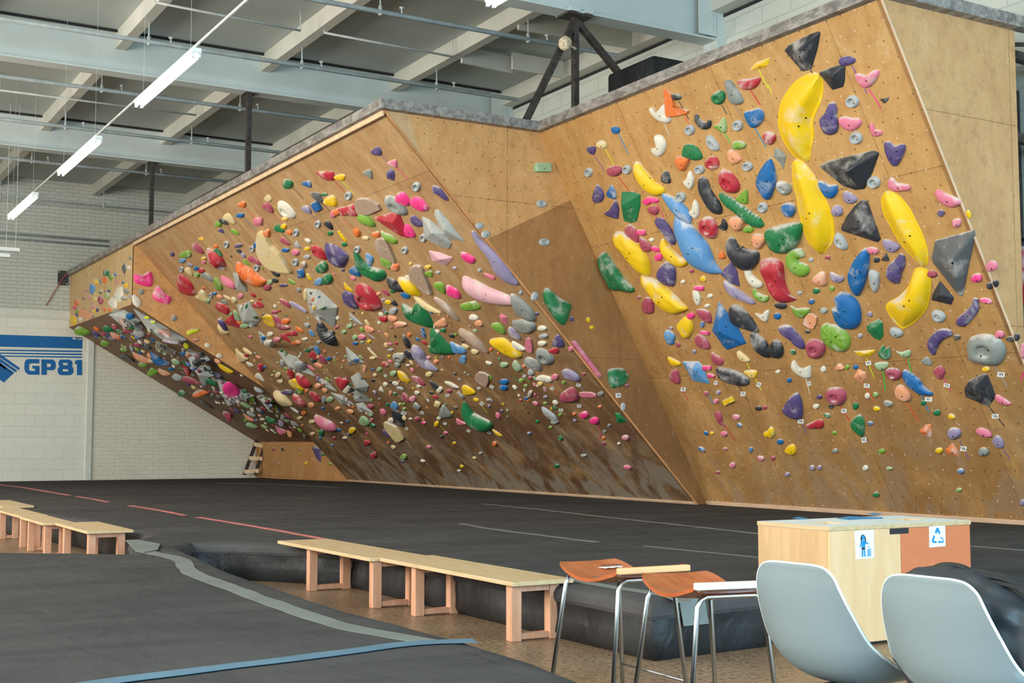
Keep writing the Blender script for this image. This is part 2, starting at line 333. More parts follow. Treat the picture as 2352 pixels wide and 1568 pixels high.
rm = lambda z: XB+(XT-XB)*(z-MZ)/(H-MZ); rr_ = lambda z: RB+(RT-RB)*(z-MZ)/(H-MZ)
a1 = Vector((rr_(q1.z), YR, q1.z)); a2 = Vector((rm(q2.z), YR, q2.z)); a4 = Vector((rm(q4.z-.12), YR, q4.z-.12)); q3.z = H
face_obj('wall_step_panel', 'Q', [[(XB, YR, MZ), (RB, YR, MZ), a1, a2], [a2, a1, (RT, YR, H), q3, a4], [a4, q3, (XT, YR, H)]], [M_PLY_Q2, M_PLY_Q, M_PLY_Q3], .06)
face_obj('wall_outer_panel', 'E', [[(XE, YE, MZ+(H-MZ)*(RB-XE)/(RB-RT)), (XE, YE, H), (RT, YE, H)]], [M_PLY_B], .06)
fz = lambda x: K0+(F0-K0)*(XB-x)/(XB-XT)
xi = 0
for k in range(200):
    x = XT+(XB-XT)*k/200
    if MZ+(H-MZ)*(XB-x)/(XB-XT) <= fz(x): xi = x; break
face_obj('wall_end_panel', 'W', [[(XT, YM, F0), (xi, YM, fz(xi)), (XT, YM, H)]], [M_PLY_Q], .06)
face_obj('wall_kickboard', 'K', [[(XB, YL, 0.3), (XB, YM-.4, .3), (XB, YM-.4, K0+.02), (XB, YL, K0+.02)]], [M_PLY_Q])
# pale plywood edge strips along the corners, and the steel rail along the top
bm = bmesh.new(); bar(bm, (XT-.012, YM, H-.035), (XT-.012, YR, H-.035), .03, .07)
struct(obj('trim_1', bm, M_PLYEDGE))
bm = bmesh.new(); bar(bm, (XT, YR-.006, H), (XB, YR-.006, MZ), .010, .028); struct(obj('trim_11', bm, M_RIDGE))
bm = bmesh.new(); bar(bm, (RT, YE-.006, H), (XE, YE-.006, MZ+(H-MZ)*(RB-XE)/(RB-RT)), .010, .024); struct(obj('trim_12', bm, M_RIDGE2))
bm = bmesh.new()
for a_, b_, k_ in (((XB, YM, MZ), (XB, YR, MZ), 'M'), ((RB, YR-.01, MZ), (RB, 6.2, MZ), 'R')):
    if k_ == 'R': b_ = (RB, YE, MZ)
    bar(bm, Vector(a_)+PL[k_]['n']*.012+PL[k_]['v']*.035, Vector(b_)+PL[k_]['n']*.012+PL[k_]['v']*.035, .012, .06, tuple(PL[k_]['v']))
struct(obj('trim_13', bm, M_RIDGE2))
bm = bmesh.new()
RAILH = .13
path = [(XT, YL), (XT, YR-.03), (RT, YR-.03), (RT, YE-.03), (14.5, YE-.03)]
def rail(bm, path, z0, z1, wd):
    P2 = [Vector((x, y, 0)) for x, y in path]; offs = []
    for i, p in enumerate(P2):
        d0 = (P2[i]-P2[i-1]).normalized() if i else None; d1 = (P2[i+1]-P2[i]).normalized() if i < len(P2)-1 else None
        nn = [Vector((d.y, -d.x, 0)) for d in (d0, d1) if d]; m = sum(nn, Vector()); m = m/len(nn); m = m/max(.3, m.length_squared) if len(nn) == 2 else m
        offs.append(m)
    s = [[bm.verts.new(Vector((p.x, p.y, z))+o*k*wd) for z, k in ((z0, .35), (z1, .35), (z1, -1), (z0, -1))] for p, o in zip(P2, offs)]
    for a, b in zip(s, s[1:]):
        for k in range(4): bm.faces.new((a[k], a[(k+1)%4], b[(k+1)%4], b[k]))
    bm.faces.new(s[0][::-1]); bm.faces.new(s[-1])
rail(bm, path, H, H+RAILH, -.10); bmesh.ops.recalc_face_normals(bm, faces=bm.faces[:])
struct(obj('trim_2', bm, M_RAIL))
# ------------------------------------------------------------------ building shell
XW = 12.72                                              # brick side wall behind the climbing wall
def slab(name, lo, hi, mat):
    bm = bmesh.new(); box(bm, lo, hi); return struct(obj(name, bm, mat))
CZ = 8.22
slab('floor', (-6.5, -7.5, -.1), (16, 35.6, 0), M_FLOOR)
slab('ceiling', (-6.5, -7.5, CZ), (16, 35.6, CZ+.15), M_CEIL)
xp = onx(0, 0, 0)
bxp = ony(208, 900, YL).x                               # pilaster between block and brick
zl = ony(0, 712, YL).z
slab('wall_back', (-6.5, YL, zl), (16, YL+.3, CZ), M_BRICK)
slab('wall_back_block', (-6.5, YL, 0), (bxp, YL+.3, zl), M_BLOCK)
slab('wall_back_brick', (bxp, YL+.02, 0), (16, YL+.3, zl), M_ROUGHBRICK)
slab('trim_3', (bxp-.09, YL-.05, 0), (bxp+.05, YL+.02, zl-.1), M_TRIMW)
z2 = ony(0, 726, YL).z
slab('trim_4', (-6.5, YL-.10, z2+.03), (7.2, YL, zl+.05), M_TRIMW)
slab('trim_5', (-6.5, YL-.06, z2-.02), (7.2, YL-.002, z2+.03), M_TRIMW)
slab('wall_right', (XW, -7.5, 0), (XW+.3, YL, CZ), M_BRICKR)
slab('wall_front_left', (-6.5, -7.5, 0), (13, -7.3, 1.4), M_TRIMW); slab('wall_front_upper', (-6.5, -7.5, 5.8), (13, -7.3, CZ), M_TRIMW)
slab('wall_left_lower', (-6.5, -7.5, 0), (-6.4, YL, 2.4), M_TRIMW); slab('wall_left_upper', (-6.5, -7.5, 6.8), (-6.4, YL, CZ), M_TRIMW)
for i, (a, b) in enumerate(((-7.5, -.4), (6.4, 9.6), (16.4, 19.6), (26.4, YL))): slab('wall_left_pier', (-6.5, a, 2.4), (-6.4, b, 6.8), M_TRIMW)
# ceiling beams (I-section), purlins, edge beam, pilasters
def ibeam(y):
    bm = bmesh.new(); x0, x1 = -6.4, XW-.12
    box(bm, (x0, y-.16, 7.5), (x1, y+.16, 7.53)); box(bm, (x0, y-.02, 7.53), (x1, y+.02, CZ-.03)); box(bm, (x0, y-.16, CZ-.03), (x1, y+.16, CZ))
    o = struct(obj('ceiling_beam', bm, M_BEAM))
    bm = bmesh.new(); box(bm, (XW-.14, y-.17, 7.25), (XW-.001, y+.17, CZ-.001)); 
    for k in range(9):
        for s in (-.09, .09): tube(bm, [(XW-.16, y+s*1.2, 7.42+k*.085), (XW-.139, y+s*1.2, 7.42+k*.085)], .016, 8)
    struct(obj('beam_column', bm, M_BEAM))
    bm = bmesh.new(); box(bm, (XW-.5, y-.175, 7.55), (XW-.15, y-.161, CZ-.06))
    for k in range(7): tube(bm, [(XW-.25, y-.195, 7.62+k*.085), (XW-.25, y-.174, 7.62+k*.085)], .014, 8)
    struct(obj('beam_splice', bm, M_BEAM))
for y in (2.2, 8.75, 15.3, 21.75, 28.35): ibeam(y)
def purlin(x):
    bm = bmesh.new(); box(bm, (x-.005, -7, 7.93), (x+.17, YL-.001, CZ-.002)); o = struct(obj('ceiling_purlin', bm, M_PURLIN))
for x in (-5.3, -2.7, -.15, 2.4, 4.98, 7.55, 10.1): purlin(x)
bm = bmesh.new(); box(bm, (XW-.26, -7, 7.93), (XW-.001, YL-.001, CZ-.001)); struct(obj('ceiling_edge_beam', bm, M_PURLIN))
bm = bmesh.new(); box(bm, (XW-.012, -7, 7.88), (XW-.0005, YL-.001, 7.93)); struct(obj('trim_6', bm, M_GAPSHADE))  # dark strip painted in for the shaded gap between edge beam and brick
# dark strip painted in for the shade where the deck meets each beam
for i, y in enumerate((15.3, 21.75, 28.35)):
    bm = bmesh.new(); box(bm, (-6, y-.19, CZ-.045), (XW-.3, y-.162, CZ-.002)); struct(obj('trim_%d' % (7+i), bm, M_GAPSHADE))
# sprinkler pipes with hangers
def pipe(y, z, x0, x1, r, hang, label, nm='sprinkler_pipe'):
    e = empty(nm, (x0, y, z)); bm = bmesh.new(); tube(bm, [(0, 0, 0), (x1-x0, 0, 0)], r, 10); obj('pipe', bm, M_PIPE, e, True)
    for hx in hang:
        bm = bmesh.new(); tube(bm, [(hx-x0, 0, .02), (hx-x0, 0, CZ-z-.001 if nm != 'sprinkler_pipe' else 7.93-z)], .012, 6); tube(bm, [(hx-x0, 0, -.05), (hx-x0, 0, .09)], .03, 8)
        obj('hanger', bm, M_PIPE, e, True)
        bm = bmesh.new(); tube(bm, [(hx-x0+.35, 0, .0), (hx-x0+.35, 0, .12)], .014, 6); tube(bm, [(hx-x0+.35, 0, .11), (hx-x0+.35, 0, .13)], .04, 8)
        if nm == 'sprinkler_pipe': obj('sprinkler_head', bm, M_PIPE, e, True)
    tag(e, label, 'pipe', 'overhead sprinkler pipes')
HX = (-.05, 2.5, 5.1, 7.66, 10.2)
for y, z, lb in ((20.0, 7.6, 'white sprinkler pipe running along the face of the middle ceiling beam'), (23.2, 7.6, 'white sprinkler pipe in the first bay behind the middle ceiling beam'),
              (26.35, 7.6, 'white sprinkler pipe along the face of the far ceiling beam'), (30.0, 7.6, 'white sprinkler pipe in the bay next to the far brick wall'),
              (16.85, 7.6, 'white sprinkler pipe above the big plywood overhang, closest to the near beam'), (34.3, 7.5, 'thin white pipe running high along the far brick wall')):
    pipe(y, z, -6, 11.9, .038 if z > 7.55 else .025, HX, lb)
for (a, b, lb) in (((355, 5), (690, 70), 'thin white conduit crossing the bay above the longest lit lamp'), ((745, 75), (1040, 130), 'thick white conduit pair between two purlins in the near bay'), ((0, 207), (450, 264), 'thin white conduit crossing the bay behind the middle beam')):
    A, B = onz(*a, 7.88), onz(*b, 7.88); bm = bmesh.new(); tube(bm, [A, B], .02, 8); tube(bm, [A, A+Vector((0, 0, .335))], .01, 6); tube(bm, [B, B+Vector((0, 0, .335))], .01, 6); tag(obj('ceiling_conduit', bm, M_PIPE, None, True), lb, 'conduit')
for zz, dz in ((535, 0), (547, 0)):
    z = ony(0, zz, YL).z; bm = bmesh.new(); tube(bm, [(-5, YL-.04, z), (8, YL-.04, z)], .03, 8)
    tag(obj('wall_conduit', bm, M_PIPE, None, True), 'white conduit fixed along the brick wall, %s of the pair' % ('upper' if zz == 535 else 'lower'), 'conduit', 'conduits on the brick wall')
# short cross angles between purlins over the right wall
for (a, b) in (((1190, 47), (1450, 92)), ((1176, 140), (1292, 160)), ((1060, 125), (1176, 150))):
    A, B = onz(*a, 8.0), onz(*b, 8.0); bm = bmesh.new(); bar(bm, A, B, .05, .3); struct(obj('ceiling_cross_beam', bm, M_PURLIN))
# strip lights
LX, LZ = 4.07, 5.6
def strip(x, y0, y1, z, label, lit=True, nt=2):
    e = empty('strip_light', (x, y0, z)); L = y1-y0
    bm = bmesh.new(); box(bm, (-.055, 0, .03), (.055, L, .09), None, .008); obj('housing', bm, M_WHITE, e)
    for s in (-1, 1):
        bm = bmesh.new(); tube(bm, [(s*.035, .05, 0), (s*.035, L-.05, 0)], .016, 10); obj('tube', bm, M_LIT if lit else M_WHITE, e, True)
        for yy in (.02, L-.05):
            bm = bmesh.new(); box(bm, (s*.035-.014, yy, -.02), (s*.035+.014, yy+.03, .035)); obj('lamp_holder', bm, M_WHITE, e)
    for yy in (.25, L-.25):
        bm = bmesh.new(); tube(bm, [(0, yy, .085), (0, yy, CZ-z-.001)], .0018, 5); obj('hanging_wire', bm, M_PIPE, e)
    tag(e, label, 'lamp', 'hanging strip lights')
ly = [onz(*p, LZ).y for p in ((460, 128), (315, 245), (230, 325), (138, 402), (83, 452), (25, 503))]
strip(LX, ly[0], ly[1], LZ, 'lit twin-tube strip light, longest and highest of the hanging row')
strip(LX, ly[2], ly[3], LZ, 'lit twin-tube strip light in the middle of the hanging row')
strip(LX, ly[4], ly[5], LZ, 'lit twin-tube strip light at the end of the row by the brick wall')
strip(6.09, 7.5, onz(1120, 14, LZ).y, LZ, 'lit strip light cut off by the top edge above the near beam')
e0 = empty('light_conduit', (LX, 0, LZ+.1)); 
bm = bmesh.new(); tube(bm, [(0, 6, .02), (0, ly[4]+.1, .02)], .018, 8); obj('pipe', bm, M_PIPE, e0, True); tag(e0, 'straight conduit carrying the row of lit strip lights', 'conduit')
A = onx(45, 577, LX-.05); 
for (a, b, lb) in (((-70, 566), (45, 577), 'unlit white hanging fixture, upper of the two by the brick wall'), ((-70, 581), (23, 592), 'unlit white hanging fixture, lower of the two by the brick wall')):
    A, B = ony(*a, 27.5), ony(*b, 27.5); B.z = A.z; e = empty('hanging_fixture', B); bm = bmesh.new(); box(bm, (-(B-A).length, -.06, -.04), (0, .06, .04), None, .01); obj('housing', bm, M_WHITE, e)
    bm = bmesh.new(); tube(bm, [(-.08, 0, .03), (-.08, 0, CZ-B.z-.001)], .006, 5); obj('hanging_wire', bm, M_PIPE, e); tag(e, lb, 'lamp')
# posts and braces that carry the wall, rope ball, crash pad on top
for px, py, y, lb in ((572, 212, 21.75, 'dark steel post rising from the overhang rail to the middle beam'), (350, 368, 28.35, 'dark steel post rising from the overhang rail to the far beam')):
    p = ony(px, py, y); bm = bmesh.new(); box(bm, (-.045, -.045, 0), (.045, .045, 7.5-H-RAILH), None, .004); e = empty('steel_post', (p.x, y, H+RAILH)); obj('post', bm, M_DARKSTEEL, e)
    bm = bmesh.new(); box(bm, (-.1, -.1, 7.478-H-RAILH), (.1, .1, 7.499-H-RAILH)); obj('cap_plate', bm, M_DARKSTEEL, e); tag(e, lb, 'steel post')
e = empty('brace_frame', (10.06, 15.3, H+RAILH)); hh = 7.5-H-RAILH
for nm, a, b in (('post', (0, 0, 0), (0, 0, hh-.02)), ('brace', (0, 0, hh-.06), (-.85, -.02, 0)), ('brace', (0, 0, hh-.06), (1.95, .1, 0))):
    bm = bmesh.new(); bar(bm, a, b, .085, .085, (0, 1, 0)); obj(nm, bm, M_DARKSTEEL, e)
bm = bmesh.new(); box(bm, (-.22, -.15, hh-.03), (.22, .15, hh-.001)); obj('cap_plate', bm, M_DARKSTEEL, e)
bm = bmesh.new(); box(bm, (-.2, -.2, hh), (-.05, .2, hh+.06)); box(bm, (.05, -.2, hh), (.2, .2, hh+.06)); obj('beam_clamp', bm, M_BEAM, e)
tag(e, 'dark steel post with two slanting braces under the near beam', 'steel frame')
p = ony(1298, 100, 15.1); bm = bmesh.new(); bmesh.ops.create_icosphere(bm, subdivisions=4, radius=.095)
for v in bm.verts: v.co *= 1+.10*noise.noise(v.co*22)+.05*noise.noise(v.co*60); v.co.z *= 1.12
e = empty('rope_ball', p); obj('ball', bm, M_ROPE, e, True); bm = bmesh.new()
for k in range(9): a = k*.5; tube(bm, [(.05, -.03, -.03), (.10+.02*math.cos(a), -.05+.02*math.sin(a), -.05), (.135+.02*math.cos(a*2), -.06, -.07+.03*math.sin(a))], .006, 5)
obj('frayed_end', bm, M_ROPE, e, True); tag(e, 'pale fibre ball tied to the steel brace under the ceiling', 'rope ball')
pp = onx(1500, 124, 10.7)
bm = bmesh.new(); box(bm, (0, 0, 0), (1.9, 1.15, pp.z-H-.05), None, .06)
e = empty('crash_pad', (pp.x, pp.y, H+.05)); obj('cover', bm, M_VINYL, e, True, auto=40); bm = bmesh.new(); box(bm, (-.008, -.008, (pp.z-H)*.55), (1.908, 1.158, (pp.z-H)*.55+.012)); obj('seam_piping', bm, M_BAGTRIM, e)
tag(e, 'black crash pad stored on top of the wall behind the rail', 'crash pad')
bm = bmesh.new()
box(bm, (RT+.15, YE+1, H-.06), (XW-.01, YR-.2, H+.05)); struct(obj('wall_top_deck', bm, M_PLYEDGE))
# framing stubs and pipe at the outer corner
for i, (a, b, r_, lb) in enumerate((((2318, 112), (2380, 92), .02, 'thin pipe'), ((2312, 122), (2380, 142), .05, 'upper dark steel tube'), ((2318, 312), (2380, 326), .05, 'lower dark steel tube'))):
    A, B = ony(*a, 9.3), ony(*b, 9.3); B = A+(B-A).normalized()*(XW-A.x-.002) if i else B; B.x = XW-.002; bm = bmesh.new(); bar(bm, A-Vector((.3, 0, 0)), B, 2*r_, 2*r_)
    tag(obj('frame_tube', bm, M_DARKSTEEL), lb+' running from the outer panel back to the brick', 'steel tube')
bm = bmesh.new(); p = onx(2332, 210, XW-.06); tube(bm, [(XW-.06, p.y, .01), (XW-.06, p.y, p.z)], .045, 8)
tag(obj('stand_pipe', bm, M_DARKSTEEL, None, True), 'grey vertical pipe behind the outer panel edge', 'pipe')
p0, p1 = onx(2338, 545, XW-.1), onx(2345, 700, XW-.1)
e = empty('fire_extinguisher', (XW-.1, p1.y-.03, p1.z)); L = p0.z-p1.z; bm = bmesh.new(); tube(bm, [(0, 0, 0), (0, 0, L*.75), (0, 0, L*.86)], [.085, .085, .03], 16); obj('body', bm, HM['R'], e, True)
bm = bmesh.new(); tube(bm, [(0, 0, L*.86), (0, 0, L)], .028, 10); box(bm, (-.02, -.1, L*.93), (.02, .05, L*.97)); obj('valve', bm, M_BLACKINK, e); tag(e, 'red cylinder on the brick beyond the outer panel', 'fire extinguisher')
# bracket plate and cord at the far end of the rail
a, b = ony(133, 621, YL), ony(156, 656, YL); e = empty('bracket_plate', ((a.x+b.x)/2, YL-.02, (a.z+b.z)/2)); hw, hz = (b.x-a.x)/2, (a.z-b.z)/2
bm = bmesh.new(); box(bm, (-hw, -.02, -hz), (hw, .0195, hz)); obj('plate', bm, M_DARKSTEEL, e)
for sx in (-1, 1):
    for sz in (-1, 1): bm = bmesh.new(); tube(bm, [(sx*hw*.75, -.04, sz*hz*.8), (sx*hw*.75, -.018, sz*hz*.8)], .02, 8); obj('bolt', bm, M_PIPE, e)
tag(e, 'black steel bracket plate bolted to the brick beside the fascia', 'bracket')
bm = bmesh.new(); tube(bm, [ony(176, 612, YL-.12), ony(150, 632, YL-.12), ony(140, 645, YL-.06), ony(106, 702, YL-.04)], .012, 6); tag(obj('tie_cord', bm, tape_mat('m'), None, True), 'thin reddish cord hanging from the rail end to the ledge', 'cord')
# ladder by the kickboard
lp = [onx(562, 1090, 12.0), onx(600, 1000, 12.0)]
e = empty('ladder', (0, 0, 0)); A0, A1 = ony(561, 1090, 34.85), ony(594, 1000, 34.95); B0, B1 = ony(586, 1090, 34.55), ony(613, 1008, 34.7)
for a, b in ((A0, A1), (B0, B1)):
    a = a+(a-b).normalized()*.0; bm = bmesh.new(); bar(bm, a, b+(b-a)*.06, .05, .09, (1, 0, 0)); obj('rail', bm, M_DARKSTEEL, e)
for f in (.08, .42, .77):
    a, b = A0.lerp(A1, f), B0.lerp(B1, f+.03); d = (b-a)*.15; bm = bmesh.new(); bar(bm, a-d+Vector((0, -.05, 0)), b+d+Vector((0, -.05, 0)), .05, .11); obj('rung', bm, M_PLYEDGE, e)
tag(e, 'dark ladder with pale wooden rungs leaning in the far corner', 'ladder')
# ------------------------------------------------------------------ painted mural on the block wall
def flat_poly(name, pxs, fn, mat, parent, off, smooth=0):
    pts = [fn(x, y) for x, y in pxs]; bm = bmesh.new(); prism(bm, pts, off); bmesh.ops.recalc_face_normals(bm, faces=bm.faces[:]); bmesh.ops.triangulate(bm, faces=bm.faces[:]); return obj(name, bm, mat, parent)
def to_mesh(o):
    dg = bpy.context.evaluated_depsgraph_get(); me = bpy.data.meshes.new_from_object(o.evaluated_get(dg)); nm = o.name; me.name = nm
    n = bpy.data.objects.new(nm, me); C.objects.link(n); n.parent = o.parent; n.matrix_parent_inverse = o.matrix_parent_inverse.copy(); n.location = o.location; n.rotation_euler = o.rotation_euler; n.scale = o.scale
    cu_ = o.data; bpy.data.objects.remove(o); bpy.data.curves.remove(cu_); n.name = nm; return n
e = empty('wall_mural', (0, 0, 0)); wf = lambda x, y: ony(x/2.8, 560+y/2.8, YL-.012); mo = (0, .01, 0)
def sl(y, x): return y+(x-0)*.0
flat_poly('stripe', [(-420, 566), (0, 583), (530, 600), (528, 673), (0, 660), (-420, 652)], wf, M_MURAL, e, mo)
for y0, y1 in ((679, 687), (698, 706), (717, 724)): flat_poly('stripe', [(-420, y0-3), (0, y0), (527, y0+7), (527, y1+9), (0, y1), (-420, y1-3)], wf, M_MURAL, e, mo)
for k in range(3): o_ = 25*k; flat_poly('diamond_stripe', [(-40+0-o_*0, 690+o_+4*k-10), (20-o_*.0-0, 733+o_*0-6+0) if 0 else (-40, 704+o_+4*k), (128-o_*.75-8+0, 808+o_*.55+3), (128-o_*.75, 798+o_*.55)], wf, M_MURAL, e, mo)
flat_poly('diamond', [(-60, 742), (0, 762), (83, 835), (25, 890), (-60, 830)], wf, M_MURAL, e, mo)
def letter(name, outer, holes=()):
    cu = bpy.data.curves.new(name, 'CURVE'); cu.dimensions = '2D'; cu.fill_mode = 'BOTH'; cu.extrude = .004
    o0 = wf(0, 583)
    for ring in (outer,)+tuple(holes):
        sp = cu.splines.new('POLY'); sp.points.add(len(ring)-1); sp.use_cyclic_u = True
        for i, (x, y) in enumerate(ring): q = wf(x, y)-o0; sp.points[i].co = (q.x, q.z, 0, 1)
    cu.materials.append(M_MURAL); o = bpy.data.objects.new(name, cu); C.objects.link(o); o.location = o0; o.rotation_euler = (math.pi/2, 0, 0); o.parent = e; to_mesh(o)
letter('letter_g', [(180, 740), (252, 741), (252, 768), (200, 767), (186, 775), (186, 812), (200, 816), (224, 817), (224, 802), (208, 801), (208, 783), (253, 784), (253, 841), (184, 840), (164, 826), (156, 800), (158, 762), (166, 746)])
letter('letter_p', [(266, 742), (338, 743), (352, 752), (358, 772), (356, 800), (344, 812), (300, 811), (300, 842), (266, 841)], [[(300, 768), (322, 769), (328, 776), (326, 788), (318, 792), (300, 791)]])
letter('letter_eight', [(388, 743), (448, 744), (460, 752), (466, 768), (462, 786), (470, 800), (472, 822), (462, 838), (448, 844), (388, 843), (376, 834), (370, 818), (372, 800), (382, 788), (376, 776), (376, 758)],
       [[(404, 764), (434, 765), (436, 780), (404, 779)], [(402, 804), (438, 805), (438, 820), (402, 819)]])
letter('letter_one', [(482, 752), (500, 745), (527, 746), (527, 843), (495, 843), (495, 772), (482, 774)])
bm = bmesh.new()                                       # too small in the photograph to read: pale marks only
for k in range(9):
    q = wf(466+k*6.6, 603+k*.2)+Vector((0, -.012, 0)); hh_ = .035+.012*(k % 2)
    prism(bm, [q, q+Vector((.045, 0, 0)), q+Vector((.045+.01*(k % 3-1), 0, -hh_)), q+Vector((.01*(k % 2), 0, -hh_))], (0, .003, 0))
bmesh.ops.recalc_face_normals(bm, faces=bm.faces[:]); obj('small_marks', bm, M_CARD, e)
tag(e, 'blue striped GP81 mural painted on the white block wall', 'mural')
# ------------------------------------------------------------------ mats
def offset_poly(pts, d):
    n = len(pts); out = []
    for i in range(n):
        a, b, c = Vector(pts[i-1]), Vector(pts[i]), Vector(pts[(i+1)%n]); e1 = (b-a).normalized(); e2 = (c-b).normalized()
        n1, n2 = Vector((-e1.y, e1.x)), Vector((-e2.y, e2.x)); m = (n1+n2)/2; m = m/max(.4, m.length_squared); out.append(b+m*d)
    return out
def resample(pts, step):
    out = []
    for i in range(len(pts)):
        a, b = Vector(pts[i]), Vector(pts[(i+1)%len(pts)]); k = max(1, int((b-a).length/step))
        for j in range(k): out.append(tuple(a.lerp(b, j/k)))
    return out
def matmesh(name, outline, label, zfn=lambda x, y: MZ):
    """outline counter-clockwise; soft rounded shoulder, fabric top with a hanging lip, vinyl skirt below"""
    e = empty(name, (0, 0, 0)); P = [Vector(p) for p in outline]
    def ring(bm, off, z, wob, amp):
        q = offset_poly([tuple(p) for p in P], off); r = []
        for i, v in enumerate(q):
            nz = noise.noise(Vector((v.x*2.3, v.y*2.3, z*5)))*amp; nz2 = noise.noise(Vector((v.x*7, v.y*7, z*9+4)))*amp*.5; d = (v-P[i]).normalized() if (v-P[i]).length > 1e-6 else Vector((0, 0))
            r.append(bm.verts.new((v.x+nz+nz2, v.y+nz-nz2, zfn(v.x, v.y)-MZ+z+wob*noise.noise(Vector((v.x*1.7, v.y*1.7, 3))))))
        return r
    def loft(bm, rs):
        for a, b in zip(rs, rs[1:]):
            for k in range(len(a)): bm.faces.new((a[k], a[(k+1)%len(a)], b[(k+1)%len(a)], b[k]))
    bm = bmesh.new(); rs = [ring(bm, o_, z, w_, am) for o_, z, w_, am in ((0, .245, .0, .008), (-.012, .27, 0, .010), (-.008, .305, 0, .01), (.02, .338, .006, .006), (.06, .355, .006, .0), (.13, .36, 0, 0))]
    loft(bm, rs); 
    from mathutils.geometry import tessellate_polygon
    for tri in tessellate_polygon([[Vector((v.co.x, v.co.y, 0)) for v in rs[-1]]]):
        a_, b_, c_ = (rs[-1][i] for i in tri)
        if (b_.co-a_.co).cross(c_.co-a_.co).z < 0: b_, c_ = c_, b_
        bm.faces.new((a_, b_, c_))
    obj('fabric_top', bm, M_MAT, e, True, auto=22)
    bm = bmesh.new(); rs = [ring(bm, o_, z, 0, am) for o_, z, am in ((.03, .002, .0), (.0, .05, .02), (.006, .14, .028), (.008, .21, .018), (.01, .25, .004))]
    loft(bm, rs); obj('vinyl_skirt', bm, M_VINYL, e, True)
    tag(e, label, 'mat'); return e
zf = lambda x, y: MZ-(.07*max(0, min(1, (y-28)/7)))
big = [(4.62, 6.22), (5.66, 6.3), (5.7, 6.84), (7.3, 6.84), (7.32, 5.95), (9.5, 5.9), (12.6, 5.9), (12.6, YE), (12.45, 12), (12.35, 20), (12.3, YL), (3.0, YL), (3.0, 20), (3.45, 16.5), (3.5, 13.2), (3.12, 12.55), (2.92, 11.6), (2.87, 11.06), (3.23, 10.93), (3.32, 11.5), (3.6, 12.05), (3.95, 11.85), (4.2, 11.5), (4.42, 11.2), (4.62, 10.8)]
matmesh('crash_mat', resample(big, .14), 'big charcoal floor mat under the climbing walls', zf)
near = [(-5, -1), (2.8, 2.0), (2.86, 4.2), (2.95, 4.75), (2.97, 5.5), (2.92, 6.76), (2.98, 8.0), (3.02, 8.8), (3.08, 9.6), (3.22, 10.7), (3.22, 10.90), (2.85, 11.04), (2.3, 11.46), (1.85, 11.86), (-5, 15.6)]
matmesh('crash_mat', resample(near, .14), 'charcoal front mat crossed by grey and blue tape strips')
def ribbon(name, pts, wd, mat, label, z=MZ+.004, cat='tape', jag=.25, taper=True):
    bm = bmesh.new(); P = [Vector((p[0], p[1], 0)) for p in catmull(pts, 8, False)]; L = []
    for i, p in enumerate(P):
        t_ = (P[min(i+1, len(P)-1)]-P[max(i-1, 0)]).normalized(); s = Vector((-t_.y, t_.x, 0))
        a = wd/2*(1+jag*noise.noise(p*3.1)); b = wd/2*(1+jag*noise.noise(p*3.1+Vector((9, 0, 0)))); zz = z+(zf(p.x, p.y)-MZ if p.x > 3.3 and p.y > 28 else 0)
        L.append((bm.verts.new((p.x+s.x*a, p.y+s.y*a, zz)), bm.verts.new((p.x-s.x*b, p.y-s.y*b, zz))))
    fs = [bm.faces.new((a[0], b[0], b[1], a[1])) for a, b in zip(L, L[1:])]
    bmesh.ops.recalc_face_normals(bm, faces=fs); bmesh.ops.solidify(bm, geom=fs, thickness=.003)
    return tag(obj(name, bm, mat), label, cat)
gz = lambda *pp: [tuple(onz(x, y, MZ)[:2]) for x, y in pp]
ribbon('tape_strip', gz((330, 1264), (352, 1271), (395, 1279), (420, 1290), (430, 1306), (445, 1318), (480, 1331), (560, 1360), (620, 1383), (700, 1411), (800, 1441), (900, 1459), (985, 1474)), .13, M_TAPEG, 'wavy grey tape strip along the front mat, meeting the blue strip')
ribbon('tape_strip', gz((120, 1592), (230, 1571), (500, 1537), (800, 1499), (950, 1480), (1090, 1474)), .11, M_TAPEB, 'pale blue tape strip crossing the front mat', MZ+.009)
ribbon('tape_strip', [(4.79, y) for y in (31.5, 27, 23.5)], .10, M_TAPE, 'pink tape strip at the far end of the big mat', jag=.6)
for a, b, lb in ((23.0, 20.6, 'short pink tape strip, first after the far one'), (19.3, 16.4, 'pink tape strip in the middle of the pink line'), (15.9, 11.5, 'longest pink tape strip, ending at the pine bench')):
    ribbon('tape_strip', [(4.80, a), (4.82, (a+b)/2), (4.78, b)], .075, M_TAPE, lb, jag=.5)
ribbon('tape_strip', gz((1110, 1157), (1250, 1171), (1370, 1185), (1500, 1199), (1620, 1212), (1735, 1225), (1800, 1232)), .07, M_TAPEG, 'grey tape strip on the big mat, closer to the plywood', jag=.9)
ribbon('tape_strip', gz((1060, 1203), (1147, 1217), (1250, 1230), (1370, 1245)), .07, M_TAPEG, 'short grey tape strip in the middle of the big mat', jag=.9)
ribbon('tape_strip', gz((1480, 1254), (1600, 1266), (1740, 1280), (1850, 1292)), .035, M_TAPEG, 'thin grey tape line on the big mat beside the bins', jag=.4)
ribbon('tape_strip', gz((1285, 1326), (1400, 1347), (1500, 1362), (1545, 1372), (1574, 1384)), .09, M_TAPEG, 'grey tape strip along the near edge of the big mat', jag=.3)
ribbon('tape_strip', gz((2232, 1254), (2290, 1259), (2400, 1268)), .05, M_TAPEG, 'grey tape strip on the mat beyond the orange bin panel', jag=.3)
ribbon('tape_strip', gz((500, 1108), (640, 1112), (780, 1120)), .05, M_TAPEG, 'faint grey tape strip near the kickboard', jag=.3)
